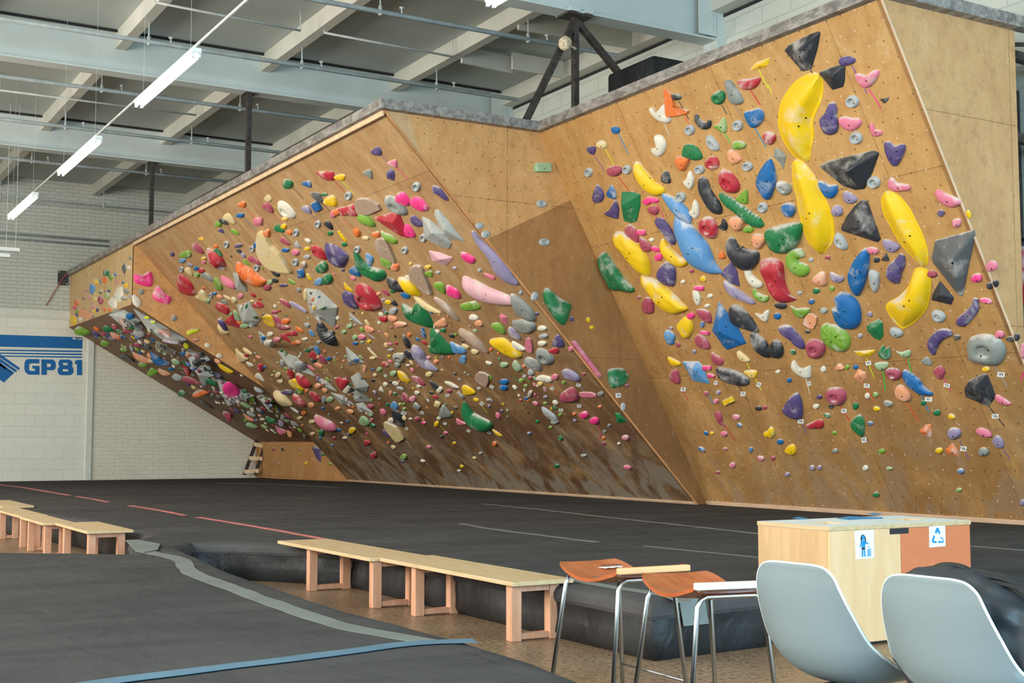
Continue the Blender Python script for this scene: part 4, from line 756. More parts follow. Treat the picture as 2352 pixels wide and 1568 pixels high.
# ------------------------------------------------------------------ climbing holds and volumes
HOLD_TEXT = """
= R 1176 0 4
W T 1255,1000 1290,990 1330,1025 1385,960 1410,985 1425,1070 1455,1085 1440,1130 1380,1125 1300,1080 @white horned hold
O F 1400,825 1440,840 1480,900 1500,985 1590,1000 1615,1040 1440,1072 1415,1030 @orange L-shaped hold
K e 1508 890 45 32 10
W T 1310,1245 1370,1250 1410,1320 1395,1400 1350,1442 1300,1420 1275,1365 1325,1360 1335,1310 @white crescent-moon hold
B e 948 1195 42 32 15
C e 820 1330 50 36 15
V T 680,1365 720,1345 765,1350 760,1410 735,1420 700,1400
G x 1893 898 64 66 0 @green ball hold with a groove
N T 1955,745 2000,740 2040,790 2090,860 2120,930 2085,965 2010,950 1975,870 1955,800 @tall grey pocketed hold
R T 2065,750 2110,730 2200,720 2270,715 2275,750 2240,800 2180,825 2120,825 2075,790 @red shelf hold high up
Y P 2185,630 2240,575 2365,530 2345,605 2290,635 2200,648 ^2270,600 @yellow wing-shaped hold
K S 1690,1060,14 1705,1110,26 1750,1150,34 1800,1150,30 1812,1110,16 @black boomerang hold
g T 1940,1080 1970,1150 1950,1225 1845,1160 1895,1140
G T 1560,1420 1580,1335 1640,1325 1700,1360 1745,1450 1680,1475 1600,1450 @green half-dome hold
n r 1630 1195 45 50
n r 2070 1155 48 52
B T 2130,1030 2200,1010 2260,995 2305,1040 2300,1110 2240,1170 2190,1170 2150,1100 @blue cup-shaped hold
n x 1837 1320 82 46 55
g e 2078 1335 68 38 -5
o T 1975,1400 2010,1375 2070,1410 2108,1470 2040,1510 1990,1475
R x 1835 1500 62 66 -20
O l 1560 1495 62 70
n r 2160 1530 48 45
n r 1718 1560 48 42
n r 1052 1560 40 45
n r 700 1585 38 45
m e 937 1570 68 50 5
= R 0 0 1
Y S 1461,378,7 1468,396,12 1482,417,14 1500,433,13 1520,437,7 @yellow banana hold with a pale stripe
R e 1766 317 14 16
B T 1767,366 1778,395 1780,420 1770,450 1760,460 1742,440 1736,415 1748,385 @big blue teardrop hold
K P 1875,385 1895,373 2000,348 2014,355 1998,400 1980,438 1958,440 1930,430 ^1945,392 @wide black faceted hold
G T 1757,530 1790,518 1836,513 1838,540 1828,565 1800,583 1775,578 1760,555 @dark green bowl hold
Y Z 1872,182,17 1856,208,34 1834,240,40 1822,275,40 1824,310,38 1834,345,26 1846,366,12 @topmost giant yellow curved macro
Y Z 1827,379,14 1841,415,26 1855,455,31 1867,495,36 1873,530,35 1875,560,26 1878,576,14 @giant yellow leaf macro
Y Z 2038,455,20 2054,487,30 2070,517,30 2088,550,28 2104,578,22 2113,600,14 2116,612,7 @giant yellow macro with a white top spot
Y M 2099,619 2119,618 2132,637 2133,672 2124,712 2101,740 2074,757 2062,755 2039,730 2030,702 2059,684 2081,660 2091,634 ^2090,695 @lowest giant yellow macro
= R 1764 0 4
K P 440,295 465,305 440,450 380,650 300,668 230,590 130,470 170,420 300,350 ^290,450 @topmost black faceted hold
V e 720 560 72 45 0 @purple knob hold near the top edge
K P 640,600 698,610 695,740 680,805 580,835 500,735 455,685 470,660 ^580,700 @small black wedge hold beside the purple knob
p T 795,690 830,675 900,690 960,650 1010,650 1010,700 960,770 920,805 870,805 815,750 @pink heart-shaped hold
n r 770 935 60 60
V T 560,950 600,945 625,1000 620,1060 638,1150 620,1220 560,1245 510,1220 475,1140 480,1080 530,1020 @purple pear hold
p T 650,1090 700,1070 760,1085 830,1090 855,1130 820,1180 765,1205 700,1180 650,1130
p T 930,1140 960,1140 985,1190 1040,1200 1045,1235 990,1258 950,1230
n r 805 1270 60 58
K P 1020,915 1110,892 1105,920 1075,952 ^1070,922
V T 1065,1310 1110,1305 1160,1340 1225,1325 1258,1355 1230,1440 1185,1520 1150,1528 1110,1480 1070,1380 @purple shield hold
N P 40,1440 60,1355 120,1390 160,1440 135,1565 100,1500 ^100,1440
= R 1764 392 4
N x 140 160 75 60 40
B T 455,100 500,100 560,130 630,135 630,200 590,255 530,245 490,190 @chalky blue scoop hold
v T 700,190 750,200 815,250 810,285 760,305 700,285 685,230
v e 630 370 56 48 20
B e 183 360 66 66 20
n r 968 110 60 57
p T 1105,80 1140,65 1180,110 1240,120 1300,140 1295,180 1230,188 1160,190 1105,150
p T 1530,190 1570,178 1640,215 1740,255 1770,295 1740,325 1680,338 1600,300 1550,250 @pink slanted hold near the outer corner
V s 1588 388 26 26 45
p e 1730 480 44 42
Y e 1842 400 40 20 70
K P 840,275 895,290 1020,640 990,672 650,560 655,520 700,430 780,330 ^800,530 @black triangular hold
n x 662 655 85 52 55
v T 1050,635 1120,640 1205,690 1190,730 1140,755 1090,735 1055,680
p e 960 735 58 33 10
K e 995 820 28 28
K P 1085,750 1112,820 1100,838 1035,825 ^1080,800
V S 1222,785,26 1205,850,52 1160,910,66 1150,970,62 1180,1025,26 @purple bean hold
g S 305,760,40 230,775,52 222,850,56 280,905,60 350,905,38 @lime curled hold
n e 393 818 22 22
m e 545 797 25 18
B T 880,715 915,740 918,850 900,960 870,1070 820,1155 780,1130 735,1010 740,930 780,830 840,750 @long blue leaf hold
n T 930,910 1010,940 1020,1000 1010,1070 980,1125 945,1070 925,980
m e 1505 950 48 32 15
k P 1510,655 1870,558 1882,600 1830,850 1765,1170 1735,1170 1485,850 1480,810 ^1680,860 @biggest dark grey faceted hold
K P 1570,1015 1700,1175 1675,1240 1490,1195 1500,1140 ^1585,1145 @black triangle under the biggest dark grey hold
p e 2053 878 52 55 30
H e 1915 985 50 42 -30
K e 2037 1055 32 32
K e 2093 1035 26 35
V S 1905,1185,24 1895,1260,40 1840,1330,48 1780,1385,52 1745,1410,30 @purple slug hold
H e 2000 1195 58 26 15
n x 1562 1338 70 52 25
v T 570,930 640,960 695,985 680,1020 620,1028 575,990
o l 475 1000 65 65 10
G e 440 1105 30 28
g e 585 1083 24 24
n e 288 1122 22 18
B e 398 1203 28 25
R U -87,850 -60,825 0,808 60,815 120,860 135,960 155,1070 200,1155 255,1190 180,1220 90,1218 20,1130 -30,1020 -80,920 @big red melting hold
K e 115 1240 55 30 10
g T 205,1240 250,1265 330,1260 380,1270 370,1310 310,1355 250,1330
n e 512 1283 32 28
B T 610,1160 660,1120 740,1140 810,1210 840,1300 835,1400 780,1460 700,1455 630,1400 600,1330 590,1260 640,1260 630,1200 @big blue notched blob hold
B e 85 1335 30 32
o F 330,1385 370,1310 450,1345 420,1450 345,1420
v e 933 1320 26 24
K e 360 1477 24 18
G P 895,1430 940,1400 1010,1368 1045,1400 1050,1520 1020,1565 960,1540 905,1480 ^980,1450
v e 845 1517 22 22
n e 1172 1487 60 45 30
V S 1670,1490,30 1600,1500,48 1540,1545,52 1505,1610,46 1510,1680,22 @purple bent hold
K e 1735 1530 32 24
p e 2125 1505 40 38
K e 2225 1545 35 28
K e 2285 1530 28 35
V T 85,1445 140,1418 200,1430 260,1490 320,1568 330,1640 280,1620 190,1540 120,1490
g K 480,1440 520,1405 570,1415 620,1420 690,1460 740,1530 745,1600 700,1665 600,1655 530,1600 485,1540 @lime ribbed hold
= R 1764 784 4
m x 430 70 95 85 20
K e 70 75 66 85 -20
G e 228 97 28 22 15
W T 215,190 240,180 280,240 330,245 380,225 390,290 380,340 330,335 260,300 210,240 @white smile-shaped hold
W e 90 277 22 18
W e 507 255 26 28
o l 655 240 42 30
g e 725 238 22 22
B e 803 235 25 20
o P 780,330 820,255 895,290 895,345 860,378 800,350 ^840,310
Y P 775,95 975,78 975,100 920,150 840,140 ^900,112 @yellow wedge shelf hold
G T 1010,120 1050,35 1075,70 1110,50 1125,130 1100,165 1060,168
l T 1175,90 1220,100 1300,80 1305,130 1260,150 1210,130
l T 978,200 1080,190 1105,215 1080,250 1030,268 990,240
m x 1150 300 75 55 30
o T 1160,460 1190,405 1240,410 1300,470 1305,530 1260,555 1190,530
B T 1235,270 1270,270 1370,340 1430,420 1505,480 1490,500 1400,490 1290,420 1240,340 @blue and white blade hold
N T 1405,180 1450,142 1490,170 1500,220 1440,210
m T 1520,265 1580,225 1625,270 1610,320 1580,350 1550,330
N X 1820,40 1850,-30 1960,-60 2060,-45 2150,20 2175,110 2140,190 2080,225 1940,215 1840,170 1825,100 ^1980,90 @big round grey rock hold
Y e 2000 255 35 26
p e 2340 90 20 70
K P 1790,440 1830,370 1960,308 2000,312 2045,420 2080,520 2010,610 1800,520 ^1880,440 @low black faceted hold
p T 2083,500 2120,495 2225,565 2215,585 2150,580 2095,540
B e 195 357 22 22
V e 470 510 25 20
W e 912 500 24 28
g e 987 490 24 24
N e 1100 572 42 28 20
V T 140,600 190,520 255,475 290,520 310,620 295,710 230,712 170,680 135,640 @purple helmet hold
m x 620 505 95 85 40 @rose cratered hold
K e 580 595 25 22
W e 440 597 27 25
G e 803 592 28 30
Y e 997 618 33 22 20
G e 542 680 30 22 20
R T 345,770 410,740 470,715 505,740 500,790 440,800 360,795 @red tadpole hold
G T 760,740 790,700 840,675 880,740 875,860 850,870 790,820 765,790 @green and white split hold
B e 940 752 25 20 20
g e 608 840 22 16
G e 1550 655 32 28
G e 1425 565 24 24
Y e 1685 690 36 22 20
O P 1385,825 1440,770 1495,765 1500,850 1490,893 1400,845 ^1445,830
v e 1705 845 62 52 10
O P 1625,1000 1690,935 1735,1000 1745,1065 1640,1040 ^1690,1010 @orange pyramid hold
Y e 1570 1002 32 28
p e 1980 838 78 34 25
v T 2060,900 2100,865 2150,900 2160,970 2110,980 2070,940
N e 1975 1015 46 42
g e 1043 1007 28 22
N e 615 1005 26 22
B e 110 920 28 26
Y e 25 838 32 50
Y T 150,1010 180,960 230,945 255,990 245,1035 200,1040
m e 45 1073 22 20
v e 405 1162 25 25
v e 470 1160 22 22
W e 893 1163 25 27
g e 1112 1168 28 16
v e 175 1222 24 20
B e 1768 1190 30 26
g e 1752 1365 26 20
G e 990 1408 28 24
v e 2335 1480 28 28
= R 1176 392 4
V T 778,125 830,190 840,250 810,290 760,295 738,250 750,190
B T 912,130 948,190 955,250 930,262 865,225 885,170
V T 945,272 975,340 975,410 960,445 848,400 900,350
G P 995,200 1100,200 1165,225 1165,330 1130,480 1080,490 1015,475 990,330 ^1010,320 @green faceted block hold
H T 1200,275 1260,240 1340,265 1335,290 1290,285 1240,315 1205,300
m e 1295 365 55 38 20
W T 1630,0 1665,60 1665,130 1640,170 1610,160 1570,105 1600,75
W T 1675,265 1715,330 1715,400 1690,440 1660,430 1620,385 1650,350
K T 1415,0 1440,30 1455,110 1400,118 1365,90 1375,30
K S 1750,85,36 1762,170,50 1800,250,52 1850,320,55 1895,370,38 @long black slug hold
R x 1985 105 120 78 50 @red cratered hold near the blue teardrop
R x 1800 525 115 75 60 @red cratered egg hold
G k 1910,225,20 1970,280,40 2070,350,45 2170,430,50 2260,480,42 2300,500,12 @green ribbed caterpillar hold
g T 2145,170 2165,230 2160,300 2120,305 2052,265 2100,210
n r 1545 245 48 50
n r 2300 340 45 50
K T 1935,435 1975,490 1970,545 1930,548 1890,510 1925,480
o l 2065 480 72 68
g e 2170 540 50 32
o l 2262 645 65 70
b S 1375,230,14 1450,290,42 1530,360,55 1590,430,46 1612,505,12 @upper light-blue textured fin
b S 1492,415,12 1540,520,66 1620,650,95 1700,770,105 1800,880,62 1895,946,10 @long light-blue textured fin
V T 1310,450 1350,432 1400,460 1450,530 1495,620 1490,680 1450,670 1380,560 1330,500 @purple and white pill hold
m T 1040,520 1080,495 1140,550 1160,640 1140,660 1060,600 1035,560
H s 1185 567 38 22
W e 1280 635 25 18
m T 1165,630 1190,615 1270,680 1285,720 1240,750 1190,720
H e 1315 720 42 22 30
H e 1343 795 38 34
Y S 1380,640,14 1400,720,38 1460,790,46 1530,835,42 1590,840,22 @yellow banana hold under the purple pill
Y T 920,600 960,562 1040,590 1150,680 1230,800 1255,900 1250,975 1150,920 1030,780 950,680 @large yellow oval hold
G T 785,790 830,752 880,790 950,900 1020,1000 1100,1080 1105,1122 1000,1110 910,1090 850,990 800,870 @long green chalky hold
V T 1325,950 1370,860 1440,830 1490,900 1495,1000 1475,1065 1400,1050 1340,1000 @dark purple dome hold
m e 1650 922 22 17
Y e 1755 995 28 28
W e 1568 1020 22 18
H s 1718 1077 42 18 5
Y T 1175,965 1240,985 1330,1020 1440,1110 1560,1230 1600,1275 1560,1300 1470,1320 1380,1270 1280,1160 1200,1050 @yellow boat hold with a dark slot
m e 1165 1165 20 18
m T 1200,1200 1230,1160 1285,1185 1300,1260 1290,1310 1220,1310 1192,1260
W T 1655,1110 1700,1105 1730,1170 1715,1240 1680,1210
W e 1817 1150 26 20
W e 1790 1240 25 17
m T 1690,1280 1760,1272 1815,1310 1830,1390 1790,1400 1720,1340
H e 1640 1335 36 30
Y T 1510,1420 1590,1335 1640,1380 1658,1460 1620,1535 1575,1540 1540,1480 @yellow shell hold
v e 1458 1445 20 15
b T 1395,1490 1430,1462 1490,1510 1490,1555 1450,1600 1410,1560
H s 1770 1487 40 15 8
m T 1675,1540 1720,1500 1790,1560 1820,1620 1790,1640 1700,1610
B e 1747 1412 22 28
B P 1880,1210 1950,1300 2060,1450 2135,1600 1955,1660 1820,1480 1850,1350 ^1890,1480 @blue textured pyramid hold
V P 2010,835 2060,930 2085,1075 1990,1040 1905,960 1940,900 ^1995,960 @purple and white pointed hold
v T 1940,1010 2020,1060 2130,1130 2220,1200 2215,1230 2130,1200 2030,1160 1960,1090
K S 2000,640,32 2030,740,62 2110,810,90 2190,800,80 2235,770,40 @big black saddle hold
W S 2160,915,24 2180,980,32 2230,1030,38 2285,1045,22
g S 2220,1100,16 2250,1150,28 2310,1175,30 2350,1165,15
K T 1990,1260 2040,1232 2110,1270 2200,1370 2255,1470 2230,1485 2120,1450 2030,1410 1995,1340 @grey-black chalked egg hold
W T 2230,1310 2290,1320 2330,1285 2360,1290 2340,1385 2290,1370
K S 2205,1510,26 2260,1590,58 2320,1655,50 2360,1680,30
O l 1925 780 32 35
= R 1176 784 4
B e 1460 10 28 25
m e 1525 32 22 20
v e 1672 95 20 18
m T 1830,100 1880,130 1935,170 1930,215 1880,220 1840,180
C T 2065,95 2100,95 2180,165 2170,190 2110,180 2075,140
Y T 1430,140 1530,185 1545,215 1490,228 1450,200
b P 1550,190 1700,190 1740,230 1805,400 1650,370 ^1660,260 @blue and white textured wedge
H s 1790 242 36 20
m T 1440,310 1500,255 1530,300 1540,385 1480,380
H e 1825 315 42 18 10
K T 1868,260 1900,240 2050,275 2160,340 2170,390 2120,410 2020,390 1900,340 @black and grey boat hold
Y T 2125,280 2195,262 2248,275 2240,330 2200,335
m e 1780 478 24 20
v e 1895 470 22 20
Y s 1990 545 48 26 -25
p e 1872 550 26 22
K e 2262 615 30 22
m e 2320 608 22 20
m T 1860,660 1890,640 1925,680 1930,740 1960,775 1900,755 1870,700
p e 2057 697 34 26 15
B e 2090 768 24 20 40
B e 1780 842 24 16 40
Y e 1835 842 18 16
p e 1945 850 34 26 20
B e 1740 990 34 18 35
m e 1957 988 20 16
B e 2192 995 18 25
p e 2283 1073 33 22 10
p e 2023 1137 30 25 20
m e 1888 1203 20 16
Y e 2340 850 28 30
= Q 1176 784 4
G T 890,260 960,240 1030,245 1050,290 1075,310 1040,390 980,420 920,425 890,350 @green hold shaped like a face profile
m e 1057 405 20 18
n e 1020 600 24 40
= Q 1176 392 4
G T 300,1100 330,1070 420,1150 540,1225 535,1300 485,1418 400,1350 320,1230 295,1150 @big green curved block hold
n e 210 1152 36 42
V s 547 1360 18 20
Y e 702 1368 20 25
Y e 733 1437 20 20
n r 272 302 46 36
n r 298 655 50 36
= Q 1176 0 4
l s 282 1540 74 42
= Q 784 320 6
n e 1905 1190 55 50
n e 1990 1305 60 55
= Q 1176 784 4
p b 540,0 575,-10 825,322 790,330 @long pink rail hold on the ridge
= M 784 320 6
V T 400,180 450,125 500,105 550,160 545,215 480,225 @topmost purple hold of the overhang
p T 625,325 740,280 765,330 760,390 700,375
V P 605,460 670,405 720,440 735,500 720,580 620,545 ^660,480
N T 290,460 370,415 415,440 420,545 350,510
n r 1030 655 56 66
n r 93 780 50 60
V T 1250,660 1275,640 1360,680 1470,830 1440,840 1330,760 1255,720
w F 190,870 230,820 330,810 430,840 545,960 250,1050 @wooden half-moon hold
N x 740 915 185 85 40 @olive-grey pocketed hold behind the pink eggs
H T 740,790 800,735 860,740 930,830 940,890 900,920 810,890 750,850 @upper bright pink egg hold
H T 940,860 1000,800 1090,820 1180,920 1185,980 1120,990 990,940 @second bright pink egg hold
R T -60,960 60,930 190,905 240,1050 100,1040 0,1045
R P 425,1100 560,1060 720,1015 780,1030 840,1180 915,1380 800,1350 600,1220 ^700,1150 @big red triangular hold
g S 250,1110,35 330,1110,50 420,1165,30
g S 550,1285,14 620,1350,32 700,1385,35 745,1395,15
V T 950,1080 1000,1055 1110,1150 1115,1190 1040,1205 960,1130
H T 875,1175 930,1190 1000,1280 1010,1350 890,1335 855,1260
# n P 1115,1060 1220,1100 1320,1180 1450,1290 1530,1430 1490,1510 1380,1480 1150,1360 ^1240,1290 @grey faceted volume near the ridge
# n P 1290,970 1340,960 1470,1110 1700,1405 1420,1350 1380,1250 1280,1030 ^1420,1240 @long grey diamond volume near the ridge
n r 1125 1360 45 60
O e 210 1285 60 45 70
O l 480 1310 60 40
C e 330 1360 50 25 15
G e 38 1448 38 28
Y T -20,1300 10,1310 75,1405 30,1395
w F 470,1420 510,1370 610,1375 700,1560 750,1706 650,1650 540,1600 @wooden tongue-shaped hold
n r 213 1520 45 50
n r 870 1530 45 50
= M 784 581 6
G U 150,-40 200,0 270,90 380,190 500,230 580,260 608,320 590,370 500,410 420,370 280,290 200,210 165,100 @big green winged hold
b T 330,30 370,15 440,80 400,190 370,185
B T 100,250 190,185 270,320 200,310
P P 1190,-20 1330,0 1520,70 1510,110 1430,185 1240,125 ^1350,90 @chalk-covered pink wedge hold
H T 1640,0 1710,0 1830,70 1835,130 1780,145 1680,90
v S 1800,-270,18 1900,-120,35 2030,10,45 2130,130,60 2200,240,68 2300,350,56 2400,430,22 @long lavender wavy hold along the ridge
g T 540,60 600,80 680,140 680,225 600,190 545,140
O e 737 198 55 55
w F 940,250 990,175 1090,180 1150,300 1245,560 1130,520 1030,430 960,360 @wooden shark-fin hold
Y e 948 147 22 20
Y e 1190 193 42 28
g T 1135,290 1210,245 1250,270 1245,335
n e 1328 270 34 22
v e 1558 208 30 20
n e 1900 240 28 25
p T 1965,275 2100,320 2110,370 2010,335
W T 875,320 920,310 965,370 920,380
g T 1265,430 1340,400 1410,440 1430,560 1370,540 1290,470
H T 1440,460 1490,455 1600,520 1640,610 1600,630 1500,590 1450,540
P S 1700,390,46 1780,470,75 1900,540,80 2050,600,68 2200,640,56 2340,680,34 @long chalky pink club hold
Y S 790,380,22 880,440,55 980,520,50 1060,590,14 @yellow oval hold on the overhang
K S 640,380,22 700,430,45 760,480,35 830,515,14
R X 215,435 330,450 430,530 530,690 540,770 440,800 330,790 230,700 175,600 180,500 ^290,680 @big red helmet hold with a round dent
V T 10,560 50,530 150,580 230,760 150,760 60,690 20,630 @dark purple hold beside the red helmet
Y T 35,410 90,460 155,530 60,500
p e 160 350 42 25 30
V e 20 235 25 20
m T 550,515 600,505 660,570 640,590
o e 510 562 30 25
G e 710 522 38 28
B T 810,570 860,545 940,580 930,625 870,620
K P 670,700 725,640 785,735 730,735 ^720,690
n e 710 800 58 45
B e 755 795 25 20
G e 612 825 28 22
v e 578 645 28 22
C S 1000,600,12 1090,680,28 1200,760,28 1350,825,10
G U 815,715 880,730 960,780 1005,780 1010,700 1060,695 1130,760 1220,900 1250,1040 1120,1010 960,950 870,880 830,790 @big green twin-horned hold
w S 1290,640,18 1400,720,32 1500,820,35 1590,920,16 @thin grey wooden boomerang
g K 1630,720 1800,668 1860,680 1910,770 1700,795
o e 700 905 62 38 20
o e 810 980 85 32 8
R e 575 908 58 38 15
o T 1270,985 1400,900 1450,960 1440,1010 1320,1010
W e 1820 890 65 38 10
o e 1890 970 60 40 20
p P 2165,880 2200,830 2280,890 2280,1000 2200,940 ^2220,890
g T 2065,985 2160,965 2240,1040 2255,1110 2200,1115 2100,1040
n T 100,825 160,870 290,985 240,970 150,910
C T 315,925 350,930 400,1000 350,990
o T 325,1000 440,1050 440,1090 340,1090
v T 350,1100 465,1180 410,1160
l e 103 1012 42 28
l e 30 1090 35 28
l e 185 1165 42 32
p e 278 1160 50 38
Y e 378 1220 32 22
B e 190 1245 40 22
N e 185 995 25 18
l e 285 1225 25 15
G e 1400 1065 38 28
B T 1090,1080 1110,1028 1140,1060 1165,1165 1120,1160
O e 932 1130 30 32
K e 1520 1140 38 28
g e 1572 1125 20 20
W e 1320 1080 42 20 25
K T 840,1130 880,1150 940,1230 945,1310 900,1300 850,1200
K T 860,1350 920,1345 1010,1400 1020,1460 930,1460 880,1400
v S 1050,1340,48 1060,1420,50 1120,1500,45 1200,1560,35 1300,1620,12
G U 1215,1060 1260,1055 1330,1120 1430,1230 1550,1370 1500,1410 1220,1390 1215,1220 @big green fin hold
b T 1490,1230 1560,1250 1690,1320 1710,1385 1560,1375 1520,1310 @light-blue clam hold
C e 1710 1288 55 26 25
C e 1838 1360 55 30 20
w S 1640,1100,30 1750,1160,45 1870,1260,45 1990,1370,18 @wide grey wooden boomerang
O e 2063 1330 24 22
Y T 2040,1200 2220,1180 2330,1260 2460,1380 2470,1440 2380,1450 2200,1350 2070,1260 @yellow tube hold
b T 1670,1410 1715,1440 1700,1525 1625,1500 1640,1430
O e 1300 1500 34 32
p e 1195 1440 35 20 15
N x 790 1445 95 60 20
C T 355,1305 400,1330 510,1445 430,1400
C e 430 1445 42 20
C e 615 1270 38 25 45
p e 660 1252 35 16 15
R e 757 1245 25 18
n e 675 1333 45 16
W e 830 1390 30 15
Y e 655 1420 22 18
p e 670 1495 35 18 30
# n P 60,1285 200,1400 315,1510 100,1550 ^140,1470 @small grey triangle volume with a blue hold
B e 205 1475 34 26
N e 770 1545 40 40
W e 915 1545 30 14
W e 2030 1515 50 20 25
l e 2240 1540 55 35
= M 1100 581 6
N T 425,580 490,590 600,670 720,790 770,890 740,945 620,910 500,820 450,700 @tall grey stone-like hold near the ridge
N T 450,950 480,935 640,925 760,980 765,1050 680,1110 560,1080 480,1030 @round grey stone-like hold near the ridge
n e 572 550 25 35
V e 798 840 28 20
W e 868 1037 62 34
n e 885 1145 65 30
W e 868 1245 58 35
V T 1010,1230 1075,1130 1130,1180 1170,1290 1040,1290
v T 400,1040 440,1025 520,1080 575,1190 500,1180 420,1130
R T 955,1345 1060,1300 1100,1330 1080,1385 980,1375
W T 445,1240 480,1220 640,1320 600,1345 480,1330
p F 650,1180 715,1190 735,1370 645,1330
N x 895 1435 150 85 35
N T 620,1470 680,1440 800,1490 860,1560 840,1630 750,1610 640,1550
O e 625 1555 24 18
p e 1265 1320 38 35 40
= M 1176 784 4
n e 172 285 30 28
O e 110 228 20 16
l T 0,215 30,175 90,255 40,275
W T 215,350 270,310 370,340 350,375 @white crimp hold with an orange end
p e 390 328 36 25
v T 455,270 520,260 600,310 620,360 560,360 480,330 @lavender clam hold
m e 660 300 18 14
g e 475 375 17 14
Y e 255 392 25 22
g e 125 407 18 14
m e 165 337 22 16
m T 440,490 540,425 590,470 600,540 500,560 445,540 @rose and white block hold
p F 620,470 730,467 778,505 640,505
N e 812 482 30 20
w e 165 480 35 20 -70
B e 130 523 20 14
v e 303 510 20 14
g e 303 568 20 14
W e 397 562 30 18 20
n T 270,605 320,625 400,690 415,740 350,715 290,660 @light grey leaf hold low on the overhang
n e 390 738 38 20
g e 440 673 20 13
O e 570 667 18 13
O e 805 600 18 14
H e 660 677 38 34
H e 755 730 40 34
v e 575 727 18 13
v e 890 772 17 14
G P 940,660 985,665 1050,740 1000,755 955,750 ^985,700
G e 232 737 18 15
g e 352 788 17 12
B e 155 845 18 14
N e 847 828 18 13
G e 443 892 24 20
O e 840 887 18 14
p e 1040 885 36 22 10
m e 840 938 18 14
W e 980 937 15 12
n e 657 1048 26 14
p e 1060 1158 36 20 20
G e 410 1143 22 17
= M 784 842 6
B e 433 38 20 16
l e 520 38 38 28
l e 712 95 48 34
Y T 770,65 860,90 940,190 920,215 820,180 @yellow lemon hold
p e 975 48 38 20 40
m T 965,135 1060,150 1150,240 1120,260 1000,200
C e 460 115 28 22
K e 433 190 26 20
W e 605 245 38 26 25
W P 540,270 600,370 500,325 ^540,320
n e 808 300 52 22 20
W e 1068 268 36 22
W e 1040 360 36 26 20
m T 820,430 850,360 940,440 940,490 850,460
p e 980 445 48 36
G e 733 375 30 22
C e 1205 105 50 32
K T 1210,195 1300,240 1400,340 1290,320
W e 1350 318 45 42
K e 1240 358 34 16 20
R e 1292 420 38 22 25
W T 1415,210 1500,215 1620,290 1540,285
V e 1570 285 35 18
Y T 1660,270 1720,262 1830,340 1830,375 1700,395 1670,330 @yellow chalk-edged hold
w F 1840,150 1900,70 2035,120 2000,275 1880,210 @wooden wedge low on the overhang
n e 1895 300 30 20
B e 2240 210 60 40
B e 2235 290 58 36
b T 670,530 720,480 780,540 770,590 690,570
K T 690,600 760,610 830,680 855,820 740,780 @zebra-striped black hold below a blue knob
W e 690 738 50 35
G e 635 522 28 20
g e 855 515 26 16
g e 868 580 30 18
C e 805 515 20 15
N s 1035 545 50 28 40
C s 1320 515 38 32 20
N T 1385,535 1450,580 1520,690 1345,690
W e 1347 708 36 26
Y e 1310 790 36 38
m e 1040 720 40 30
H e 1135 775 34 20
W e 950 718 26 14
l T 240,770 265,690 330,700 395,780 330,820 @pale green tooth hold
C F 590,765 640,765 760,830 860,970 850,1000 770,1035 680,940 610,850 @tan wooden block hold with a white end
V T 560,885 600,880 700,975 580,930
Y e 145 880 50 42
R l 350 1050 45 34
R l 445 1220 45 40
H e 350 925 18 14
g e 855 1245 48 38
V e 845 1300 30 18
G S 1680,520,12 1730,640,45 1800,740,60 1920,790,60 2030,800,22 @green and white crescent hold
Y T 2070,860 2120,880 2220,955 2140,945
p T 1580,715 1650,750 1730,790 1610,800
O e 2110 1065 36 34
Y e 1525 633 18 22
k e 1570 567 30 22
Y e 1855 455 42 20 15
n e 2025 455 36 18
v e 2035 540 22 20
V e 2205 610 22 20
o e 120 620 52 26 15
# n P 130,140 235,70 385,265 360,340 200,320 ^230,290 @upper grey volume of the stacked trio
# n P 115,270 270,330 430,480 190,475 ^215,330 @middle grey volume of the stacked trio
# n P 200,505 300,490 450,645 245,630 ^260,560 @lowest grey volume of the stacked trio
# n P -150,350 20,390 180,525 0,520 ^10,450 @flat grey volume with scribbles
R e 25 240 60 80
W e 70 315 60 45 -70
O e 160 557 22 18
C e 715 1110 38 22 25
W e 1120 1298 36 18 20
Y e 1555 1052 26 18
O e 647 1045 22 18
Y e 1832 1257 28 18 20
Y e 1658 1375 30 20 30
W e 1620 1432 28 14
n e 1915 1192 28 18
p e 1200 1107 36 22 20
p e 1437 912 34 20
K e 1385 965 28 18
W e 45 980 34 16
V e 105 930 30 25
B e 82 752 22 18
R e 415 735 28 22
= M 392 400 6
G e 1610 138 65 66 @green ball hold high on the overhang
B T 1800,130 1900,90 1935,130 1930,185 1870,165
k T 1920,270 1990,250 2060,280 2100,400 2050,390 1960,320 @charcoal cone hold
G e 2115 280 42 22
Y T 2100,370 2150,320 2240,298 2285,380 2280,440 2200,440 2110,400 @yellow knuckle hold
B s 2008 440 66 46 60
v T 1790,465 1880,435 1930,490 1930,545 1860,530
R T 2000,-30 2100,-30 2230,-30 2250,80 2150,80 2050,20 @red cup hold near the top edge
Y T 2240,40 2340,0 2400,20 2390,80 2300,85
C T 1285,335 1345,285 1395,350 1340,385
O l 985 420 55 40
m T 1255,440 1330,395 1400,470 1405,535 1330,510
W X 1470,390 1530,375 1620,430 1710,540 1715,600 1660,610 1560,570 1490,490 ^1545,530 @large cream disc hold with a hole
B e 955 568 58 30
C T 720,580 780,540 850,600 890,690 800,650 740,620
K T 655,640 720,612 790,680 780,700 700,675
g e 655 690 52 36 25
g T 830,760 910,780 940,840 850,810
V T 645,780 700,750 735,815
p s 1200 650 55 45
Y e 1570 615 45 28
n r 2025 690 42 52
K T 2110,690 2165,640 2225,710 2225,770
G e 2195 815 40 32
Y T 2300,790 2340,800 2370,910
O e 2290 520 70 45 -30
p e 2240 550 50 45
G T 1415,740 1480,700 1560,770 1550,800 1460,790
